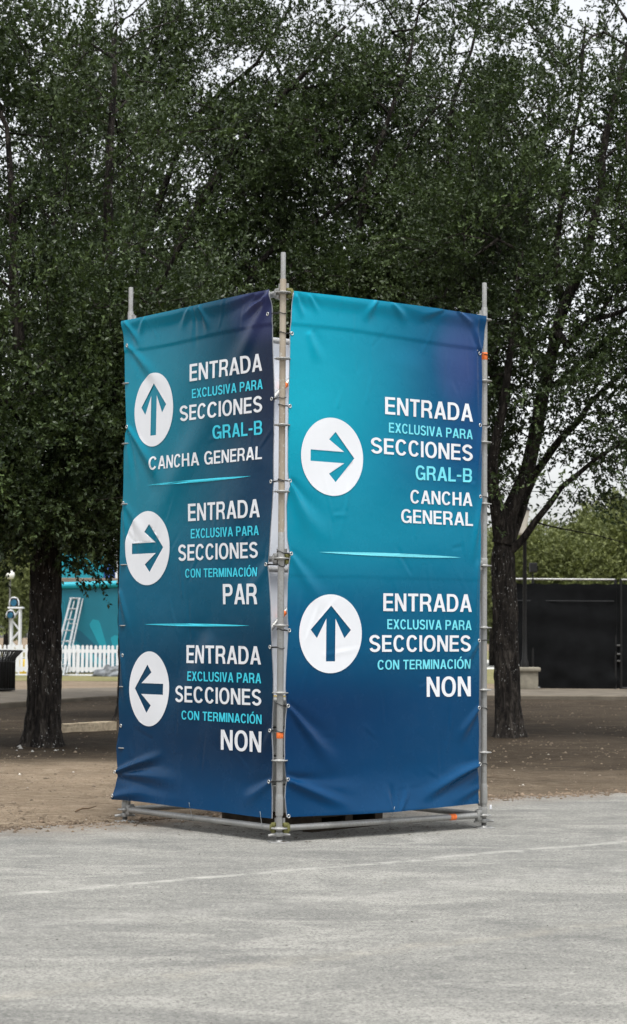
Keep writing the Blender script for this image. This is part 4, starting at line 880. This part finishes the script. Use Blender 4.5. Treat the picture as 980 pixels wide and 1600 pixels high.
for i, (px, Y, s, sz) in enumerate(((10, 128, 1.2, 1.15), (55, 140, 1.25, 1.1), (-40, 125, 1.1, 1.1), (105, 138, 1.0, 1.0), (175, 140, 1.0, 1.0))):
    far_tree(px, Y, s, i+1, 'grey-green tree rising far beyond the white picket fence', GL, sz)
# ------------------------------------------------------------------ black screened fence, lamp post, speaker
YF = 60.5; xa = at(803, 1000, YF)[0]; xb = at(962, 1000, YF)[0]; xc = at(1130, 1000, YF)[0]; HF = 3.25
fen = empty('screen_fence', (xa, YF, 0)); tag(fen, 'tall black mesh-covered security fence behind the lamp post', 'fence')
def cloth(x0, x1, ph):
    nu, nv = 60, 40; V = []
    for j in range(nv+1):
        for i in range(nu+1):
            u, t = i/nu, j/nv; x = x0+(x1-x0)*u-xa; z = .10+(HF-.22)*t-.03*math.sin(u*math.pi*5+ph)**2*(t > .98)
            y = -.05+.03*math.sin(x*2.3+z*1.2+ph)+.018*math.sin(x*5-z*2+ph)+.012*math.sin(z*7+x)+.03*math.exp(-((z-.35)/.2)**2)*math.sin(x*6)
            V.append((x, y, z))
    return link('screen_cloth', pymesh('screen_cloth', V, [(j*(nu+1)+i, j*(nu+1)+i+1, (j+1)*(nu+1)+i+1, (j+1)*(nu+1)+i) for j in range(nv) for i in range(nu)]), MAT['black_cloth'], fen)
c1 = cloth(xa, xb+.02, 0); c2 = cloth(xb-.05, xc, 2); c2.location = (0, .07, 0)
MB().box(((xb-xa)/2, -.075, HF-.62), (xb-xa-.1, .012, .03)).build('seam_batten', plain('dark_grey_webbing', (.016, .017, .018), .7), c1)
for x in (xa, xa+.55, xb, xb+.16, xc): MB().tube([(x-xa, 0, 0), (x-xa, 0, HF+.02)], .038, 12).build('post', MAT['black_metal'], fen, ang=50)
MB().tube([(0, 0, HF), (xb-xa, 0, HF)], .03, 10).build('top_rail', MAT['galv'], fen, ang=50); MB().tube([(xb-xa+.16, 0, HF), (xc-xa, 0, HF)], .03, 10).build('top_rail', MAT['galv'], fen, ang=50)
MB().tube([(0, 0, .12), (xb-xa, 0, .12)], .028, 10).build('bottom_rail', MAT['galv'], fen, ang=50); MB().tube([(xb-xa+.16, 0, .12), (xc-xa, 0, .12)], .028, 10).build('bottom_rail', MAT['black_metal'], fen, ang=50)
for z in (.9, 1.1, 1.35): MB().bbox((xb-xa+.08, -.05, z), (.1, .06, .05), .01).build('gate_hinge', MAT['dark_steel'], fen)
# the lamp post on its stone pedestal
pp = at(823, 1080, 58.6); lamp = empty('lamp_post', (pp[0], 58.6, .12)); tag(lamp, 'black lamp post with cream lantern on a stone pedestal before the black fence', 'lamp post')
pd = MB(); pd.bbox((.05, 0, .25), (.50, .50, .5), .02); pd.bbox((.05, 0, .55), (.64, .64, .12), .045); pd.build('pedestal', plain('grey_stone', (.24, .22, .175), .9, .2, 0, .25, 5, .3), lamp, ang=40)
MB().lathe([(.11, .6), (.11, .75), (.075, .85), (.06, 1.4), (.052, 4.2), (.08, 4.24), (.08, 4.3), (.05, 4.34)], 14, (-.05, 0, 0)).build('pole', MAT['black_metal'], lamp, ang=40)
MB().lathe([(.10, 4.32), (.13, 4.36), (.24, 4.95), (.25, 5.0)], 8, (-.16, 0, 0)).build('lantern_glass', MAT['lamp_shade'], lamp)
MB().lathe([(.28, 5.0), (.26, 5.04), (.12, 5.2), (.03, 5.24), (.03, 5.34), (.005, 5.38)], 8, (-.16, 0, 0)).build('lantern_roof', MAT['black_metal'], lamp)
MB().tube([(-.05, 0, 4.3), (-.16, 0, 4.34)], .05, 8).build('neck', MAT['black_metal'], lamp)
sp_ = at(833, 887, 60.9); spk = empty('loudspeaker', (sp_[0], 60.9, 0)); tag(spk, 'small black loudspeaker on a thin pole above the black fence', 'loudspeaker')
zsp = sp_[2]; MB().bbox((0, -.06, zsp), (.21, .18, .28), .015, R(8)).build('cabinet', MAT['black_metal'], spk); MB().bbox((0, -.155, zsp), (.18, .012, .25), .004, R(8)).build('grille', MAT['black_metal'], spk); MB().tube([(0, .05, 0), (0, .05, zsp+.1)], .022, 8).build('pole', MAT['black_metal'], spk)
# ------------------------------------------------------------------ picket fence
YP = 80.; x0 = at(-40, 1000, YP)[0]; x1 = at(235, 1000, YP)[0]; pf = empty('picket_fence', (x0, YP, 0)); tag(pf, 'low white picket fence in front of the teal trailer', 'fence')
W = .105; prof = [(-W/2, .14), (W/2, .14), (W/2, 1.12)]+[(W/2*math.cos(q), 1.12+W/2*math.sin(q)*1.1) for q in np.linspace(.3, math.pi-.3, 7)]+[(-W/2, 1.12)]
n = len(prof); pk = MB(); pk.add([(x, -.011, z) for x, z in prof]+[(x, .011, z) for x, z in prof], [tuple(range(n)), tuple(range(2*n-1, n-1, -1))]+[(i, i+n, (i+1) % n+n, (i+1) % n) for i in range(n)])
pk0 = None; k = 0; x = 0
while x < x1-x0:
    if pk0 is None: pk0 = pk.build('picket', MAT['white_paint'], pf); pk0.location = (0, -.035, 0)
    else: copy_part(pk0, pf, (x+rng.uniform(-.006, .006), -.035, rng.uniform(-.008, .008)), (0, rng.uniform(-.012, .012), 0))
    x += .166
for z, hh in ((.95, .13), (.26, .15)): MB().bbox(((x1-x0)/2, 0, z), (x1-x0, .04, hh), .006).build('rail', MAT['white_paint'], pf)
MB().bbox(((x1-x0)/2, .0, .035), (x1-x0, .09, .06), .01).build('base_rail', MAT['white_paint'], pf)
for px in (-30, 44, 121, 198): MB().bbox((at(px, 1000, YP)[0]-x0, .055, .59), (.11, .06, 1.18), .01).build('post', MAT['white_paint'], pf)
# ------------------------------------------------------------------ teal trailer and the stand behind it
YT = 85.; xl = at(47, 1000, YT)[0]; xr = at(187, 1000, YT)[0]; zt = at(120, 916, YT)[2]; tr_ = empty('box_trailer', (xl, YT, 0)); tag(tr_, 'teal box trailer printed with splash shapes behind the picket fence', 'trailer')
LT = xr-xl; body = MB(); 
V = [(0, 0, .3), (LT, 0, .3), (LT, 0, zt), (.55, 0, zt), (0, 2.4, .3), (LT, 2.4, .3), (LT, 2.4, zt), (.55, 2.4, zt)]
body.add(V, [(0, 1, 2, 3), (7, 6, 5, 4), (0, 3, 7, 4), (1, 5, 6, 2), (3, 2, 6, 7), (0, 4, 5, 1)]); body.build('body', MAT['teal'], tr_)
MB().tube([(.5, -.03, zt), (LT+.02, -.03, zt+.1)], .14, 12).build('roof_rail', MAT['cyan'], tr_, ang=50)
MB().bbox((LT*.5+.3, .3, zt+.22), (LT-.6, .5, .24), .03).build('awning_box', MAT['brown_roof'], tr_)
MB().bbox((LT/2, .25, .22), (LT, .06, .3), .01).build('skirt', MAT['teal_light'], tr_)
def petal(cx, cz, a, L, w0, w1, mat):
    P = []; N_ = 14
    for i in range(N_+1):
        t = i/N_; ww = w0+(w1-w0)*t**1.2; ww *= (1 if t < .86 else math.sqrt(max(0, 1-((t-.86)/.14)**2))); P.append((t*L, ww))
    c, s_ = math.cos(a), math.sin(a); O = [(x, w_) for x, w_ in P]+[(x, -w_) for x, w_ in P[::-1]]
    O = [(cx+x*c-y*s_, cz+x*s_+y*c) for x, y in O]; O = [(min(max(x, .05), LT-.02), max(z, .32)) for x, z in O]; n = len(O)
    b = MB(); b.add([(x, -.006, z) for x, z in O], [tuple(range(n))[::-1]]); b.build('printed_splash', mat, tr_)
tx = lambda px: at(px, 1000, YT)[0]-xl
tz = lambda py: at(120, py, YT)[2]
petal(tx(170), tz(1030), R(112), 1.75, .10, .24, MAT['teal_light']); petal(tx(166), tz(1030), R(140), 1.75, .14, .22, MAT['teal_dark']); petal(tx(160), tz(1036), R(152), 1.5, .12, .2, MAT['teal_light']); petal(tx(186), tz(1030), R(100), 1.0, .12, .2, MAT['teal_light'])
dl = MB(); q0, q1, z0_, z1_ = tx(92), tx(100.5), tz(1020), tz(939)
dl.tube([(q0, -.01, z1_), (q1-.06, -.01, z1_), (q1, -.01, z1_-.06), (q1, -.01, z0_)], .014, 6); dl.build('door_outline', MAT['teal_light'], tr_)
MB().bbox((LT-.06, -.1, zt+.16), (.14, .2, .12), .02).build('corner_bracket', MAT['brown_roof'], tr_)
ys = 96.; sx0 = at(93, 1000, ys)[0]; sx1 = at(192, 1000, ys)[0]; sz1 = at(140, 866, ys)[2]
std = empty('event_stand', (sx0, ys, 0)); tag(std, 'taller teal event stand with a blue and white panel behind the trailer', 'stand')
LS = sx1-sx0; MB().bbox((LS*.34, .6, sz1/2), (LS*.68, 1.2, sz1), .05).build('body', MAT['teal_light'], std)
MB().bbox((LS*.78, .3, at(160, 894, ys)[2]), (.9, .1, .95), .02).build('blue_panel', MAT['blue'], std); MB().bbox((LS*.89, .25, at(160, 894, ys)[2]), (.16, .12, 1.0), .02).build('white_frame', MAT['white_paint'], std)
for k in range(4): MB().tube([(LS*.70+k*.27, .2, at(160, 882, ys)[2]), (LS*.70+k*.27+.1, .2, at(160, 874, ys)[2]), (LS*.70+k*.27+.05, .2, at(160, 871, ys)[2])], .05, 6).build('white_trim', MAT['white_paint'], std)
MB().tube([(LS*.62, .4, 0), (LS*.62, .4, sz1)], .06, 8).build('mast', MAT['white_paint'], std); MB().tube([(LS*.95, .4, 0), (LS*.95, .4, sz1)], .06, 8).build('mast', MAT['white_paint'], std)
# ------------------------------------------------------------------ stepladder leaning on the trailer
a0 = at(89, 1055, 79.2); a1 = at(117.5, 935, 84.8); lad = empty('ladder', (a0[0], 79.2, 0)); tag(lad, 'folded aluminium stepladder leaning against the teal trailer', 'ladder')
fa = Vector((0, 0, 0)); fb = Vector((a1[0]-a0[0], a1[1]-79.2, a1[2])); wv = Vector((.17, 0, 0)); dvec = (fb-fa)
for side in (-1, 1): MB().tube([fa+wv*side*1.35, fb+wv*side], .05, 8).build('rail', MAT['alu'], lad, ang=60)
for k in range(1, 7):
    t = k/7; c = fa+dvec*t; MB().bbox(c, (.38*(1.35-.35*t)+.02, .09, .05), .01).build('step', MAT['alu'], lad)
MB().bbox(fb, (.46, .16, .07), .015).build('top_cap', MAT['alu'], lad)
off = Vector((.13, .16, -.02))
for side in (-1, 1): MB().tube([fa+off+wv*side*1.25+Vector((0, 0, .12)), fb+off+wv*side*.95], .034, 8).build('rear_leg', MAT['alu'], lad, ang=60)
for k in (2, 4, 6): MB().tube([fa+off+dvec*k/9-wv*1.1, fa+off+dvec*k/9+wv*1.1], .018, 6).build('rear_brace', MAT['alu'], lad)
# ------------------------------------------------------------------ white truss tower with two moving lights
tp = at(24, 1020, 83.); tt_ = empty('truss_tower', (tp[0], 83., 0)); tag(tt_, 'short white lattice truss tower rising behind the picket fence', 'truss'); zt2 = at(24, 951, 83.)[2]; h2 = .17
for sx in (-1, 1):
    for sy in (-1, 1): MB().tube([(sx*h2, sy*h2, 0), (sx*h2, sy*h2, zt2)], .045, 8).build('chord', MAT['white_paint'], tt_, ang=60)
for k in range(int(zt2/.42)):
    s_ = 1 if k % 2 else -1
    for sy in (-1, 1): MB().tube([(-s_*h2, sy*h2, k*.42+.05), (s_*h2, sy*h2, k*.42+.47)], .022, 6).build('lacing', MAT['white_paint'], tt_)
MB().bbox((0, 0, zt2+.03), (.6, .5, .07), .015).build('top_plate', MAT['white_paint'], tt_)
def light(px, py, Y, sc, label):
    p = at(px, py, Y); r = empty('stage_light', tuple(p)); tag(r, label, 'stage light', 'moving stage lights on the truss')
    MB().bbox((0, .05, .02*sc), (.3*sc, .22*sc, .34*sc), .05*sc).build('housing', MAT['black_metal'], r, ang=50)
    b = MB(); b.tube([(0, -.03, 0), (0, -.16*sc, -.02)], .13*sc, 16); b.build('lens_ring', plain('blue_lens', (.02, .12, .22), .15, .6), r, ang=50)
    MB().tube([(-.2*sc, 0, -.12), (-.19*sc, 0, .05*sc), (-.12*sc, 0, .18*sc), (0, 0, .22*sc), (.12*sc, 0, .18*sc), (.19*sc, 0, .05*sc), (.2*sc, 0, -.12)], .028*sc, 8).build('yoke', MAT['white_paint'], r, True)
light(22, 941.5, 83., .95, 'moving stage light standing on top of the white truss tower'); light(16.5, 961, 82.7, .85, 'moving stage light hung on the side of the white truss tower')
# far globe lamp
gp = at(16, 898, 92.); gl = empty('globe_lamp', (gp[0], 92., 0)); tag(gl, 'milky globe lamp on a thin grey post among far trees', 'lamp post')
MB().lathe([(.0, -.2), (.1, -.19), (.17, -.12), (.2, 0), (.17, .12), (.1, .185), (0, .2)], 18, (0, 0, gp[2]), False).build('globe', MAT['lamp_glass'], gl, True); MB().tube([(0, 0, 0), (0, 0, gp[2]-.18)], .04, 8).build('post', plain('grey_post', (.12, .12, .11), .6), gl)
# tarp bundle by the fence
tq = at(172, 1055, 79.2); bm = bmesh.new(); bmesh.ops.create_icosphere(bm, subdivisions=4, radius=1)
for v in bm.verts:
    q = v.co.copy(); f = 1+.35*noise.noise(q*1.6)+.22*noise.noise(q*4+Vector((3, 1, 2)))+.1*abs(noise.noise(Vector((q.x*2, q.y*2, q.z*9)))); v.co = Vector((q.x*.62*f, q.y*.4*f, max(-.02, q.z*.36*f+.08*q.x)))
me = bpy.data.meshes.new('tarp_bundle'); bm.to_mesh(me); bm.free(); o = link('tarp_bundle', me, MAT['grey_tarp']); o.location = (tq[0], 79.2, .015); tag(o, 'crumpled grey tarp lying on the grass against the picket fence', 'tarp')
yb = at(40, 1024, 82.); o = MB().bbox((0, 0, .3), (.42, .4, .6), .05).build('yellow_box', MAT['yellow'], None, ang=40); o.location = (yb[0], 82., .0); tag(o, 'yellow box glimpsed through the picket fence beside the truss tower', 'box')
# ------------------------------------------------------------------ litter bin
bp = at(-4, 1086, 52.6); bn = empty('litter_bin', (bp[0], 52.6, .12)); tag(bn, 'black slatted metal litter bin with a flared rim on the pavement', 'litter bin')
MB().lathe([(.36, .02), (.37, .05), (.37, .78), (.355, .8)], 28).build('liner', MAT['black_metal'], bn, ang=50)
sl0 = MB(); sl0.tube([(.42, 0, .03), (.42, 0, .78), (.45, 0, .86), (.60, 0, 1.02)], [.02, .02, .02, .018], 6)
s0 = None
for k in range(32):
    if s0 is None: s0 = sl0.build('slat', MAT['black_metal'], bn, True)
    else: copy_part(s0, bn, None, (0, 0, 2*math.pi*k/32))
for r, z in ((.425, .06), (.425, .74), (.6, 1.02)):
    MB().tube([(r*math.cos(2*math.pi*k/36), r*math.sin(2*math.pi*k/36), z) for k in range(37)], .022, 6, False).build('hoop', MAT['black_metal'], bn, True)
# ------------------------------------------------------------------ block of stone, stick, scattered litter
ka, kb = ground(92, 1147), ground(176, 1142); kd = kb-ka; L = np.linalg.norm(kd); bm = bmesh.new(); bmesh.ops.create_cube(bm, size=1); bmesh.ops.subdivide_edges(bm, edges=bm.edges[:], cuts=9, use_grid_fill=True)
for v in bm.verts:
    q = v.co.copy(); d = noise.noise(Vector((q.x*9, q.y*5, q.z*5)))*.035; v.co = Vector((q.x*L, q.y*.16*(1+d*2), (q.z+.45)*.15+d*.4*(q.z > 0)+.012*noise.noise(Vector((q.x*20, q.y*9, 1)))))
me = bpy.data.meshes.new('kerb_block'); bm.to_mesh(me); bm.free(); o = link('kerb_block', me, MAT['stone'], None, False); c = (ka+kb)/2; o.location = (c[0], c[1], gz(c[0], c[1])-.01); o.rotation_euler = (0, 0, math.atan2(kd[1], kd[0])); tag(o, 'rough buff stone kerb block lying on the dirt behind a trunk', 'stone block')
sa, sb = ground(118, 1272), ground(150, 1267)
o = MB().tube([(0, 0, .012), ((sb-sa)[0]*.3, (sb-sa)[1]*.3, .03), ((sb-sa)[0]*.62, (sb-sa)[1]*.62, .02), ((sb-sa)[0], (sb-sa)[1], .03)], [.008, .009, .007, .004], 7).build('stick', plain('stick_wood', (.16, .11, .07), .9), None, True); o.location = (sa[0], sa[1], gz(sa[0], sa[1])); tag(o, 'short dry stick on the dirt near the foot of the sign', 'stick')
def scatter(name, label, n, area, size, mats_tone, seed, flat=False, zoff=0):
    rs = np.random.RandomState(seed); V, T = [], []; nv = 0
    base = np.array([(1, 0, 0), (0, 1, 0), (-1, 0, 0), (0, -1, 0), (0, 0, .75), (0, 0, -.3)]) if not flat else np.array([(1, 0, 0), (.1, .45, .12), (-1, 0, .05), (-.1, -.45, .12)])
    fc = np.array([(0, 1, 4), (1, 2, 4), (2, 3, 4), (3, 0, 4), (1, 0, 5), (2, 1, 5), (3, 2, 5), (0, 3, 5)]) if not flat else np.array([(0, 1, 3), (1, 2, 3)])
    for _ in range(n):
        p = area(rs)
        if p is None: continue
        s_ = size*rs.lognormal(0, .45); a = rs.rand()*6.28; c, sn = math.cos(a), math.sin(a); q = base*rs.uniform(.7, 1.2, (len(base), 3))*s_
        q = np.stack([q[:, 0]*c-q[:, 1]*sn+p[0], q[:, 0]*sn+q[:, 1]*c+p[1], q[:, 2]+p[2]+zoff+(s_*.2 if flat else 0)], 1); V.append(q); T.append(fc+nv); nv += len(base)
    o = link(name, npmesh(name, np.concatenate(V), np.concatenate(T)), mats_tone, None, False); tag(o, label, name.replace('_', ' '), None, 'stuff'); return o
def on_dirt(rs):
    y = 16.5+rs.rand()**1.6*34; x = rs.uniform(-1, 1)*(.19*y+1)
    if y < edge_y(x)+.05 or (y > 42 and y > np.interp(x, [-9, -6.5, -4.8, -2.5, 9], [35, 43, 49, 51, 52])): return None
    if noise.noise(Vector((x*.9, y*.45, 4)))+.5*noise.noise(Vector((x*2.3, y*1.4, 1))) < rs.normal()*.22-.05: return None
    return x, y, gz(x, y)
def on_road(rs):
    y = rs.uniform(7.5, 21); x = rs.uniform(-1, 1)*(.17*y+.5); return None if y > edge_y(x) else (x, y, .004)
def by_tower(rs):
    u, v = rs.rand(2)*BAY*1.1-.1; p = FP+LD*u+RD*v+rs.normal(size=2)*.1; return p[0], p[1], .004 if p[1] < edge_y(p[0]) else gz(*p)
scatter('pebbles', 'small brown pebbles and clods on the dirt', 9000, on_dirt, .011, plain('pebble', (.17, .135, .10), .9, .2, 0, .6, 1.5), 1)
scatter('pale_chips', 'pale chips and bits of litter on the dirt', 170, on_dirt, .012, plain('pale_chip', (.40, .37, .32), .8, .2, 0, .4, 1.5), 2)
scatter('leaf_litter', 'dry fallen leaves on the dirt', 11000, on_dirt, .021, plain('dry_leaf', (.095, .07, .045), .85, .2, 0, .7, 2.5), 3, True)
scatter('road_grit', 'grit on the dusty road', 900, on_road, .0028, plain('grit', (.12, .115, .105), .9, .2, 0, .7, 3), 4)
scatter('road_leaves', 'a few dry leaves on the road', 40, on_road, .008, plain('road_leaf', (.13, .09, .05), .85, .2, 0, .6, 2.5), 5, True)
scatter('debris', 'twigs and dead leaves under the scaffold tower', 900, by_tower, .016, plain('debris', (.06, .045, .03), .9, .2, 0, .6, 2.5), 6, True)
def on_edge(rs):
    x = rs.uniform(-4.5, 5); y = edge_y(x)+rs.normal()*.22-.05; return x, y, max(gz(x, y), .004 if y < edge_y(x) else -1)
scatter('edge_gravel', 'loose grit and clods along the broken road edge', 3200, on_edge, .012, plain('edge_grit', (.16, .12, .085), .9, .2, 0, .6, 1.5), 12)
tq = at(68, 1168, 28.2)
def by_trunk(rs):
    a = rs.rand()*6.28; r = .27+abs(rs.normal())*.3; x, y = tq[0]+r*math.cos(a), tq[1]+r*math.sin(a); return x, y, gz(x, y)
scatter('white_stones', 'white stones round the foot of the speckled trunk', 16, by_trunk, .026, plain('white_stone', (.45, .44, .41), .85, .2, 0, .2, 2), 9)
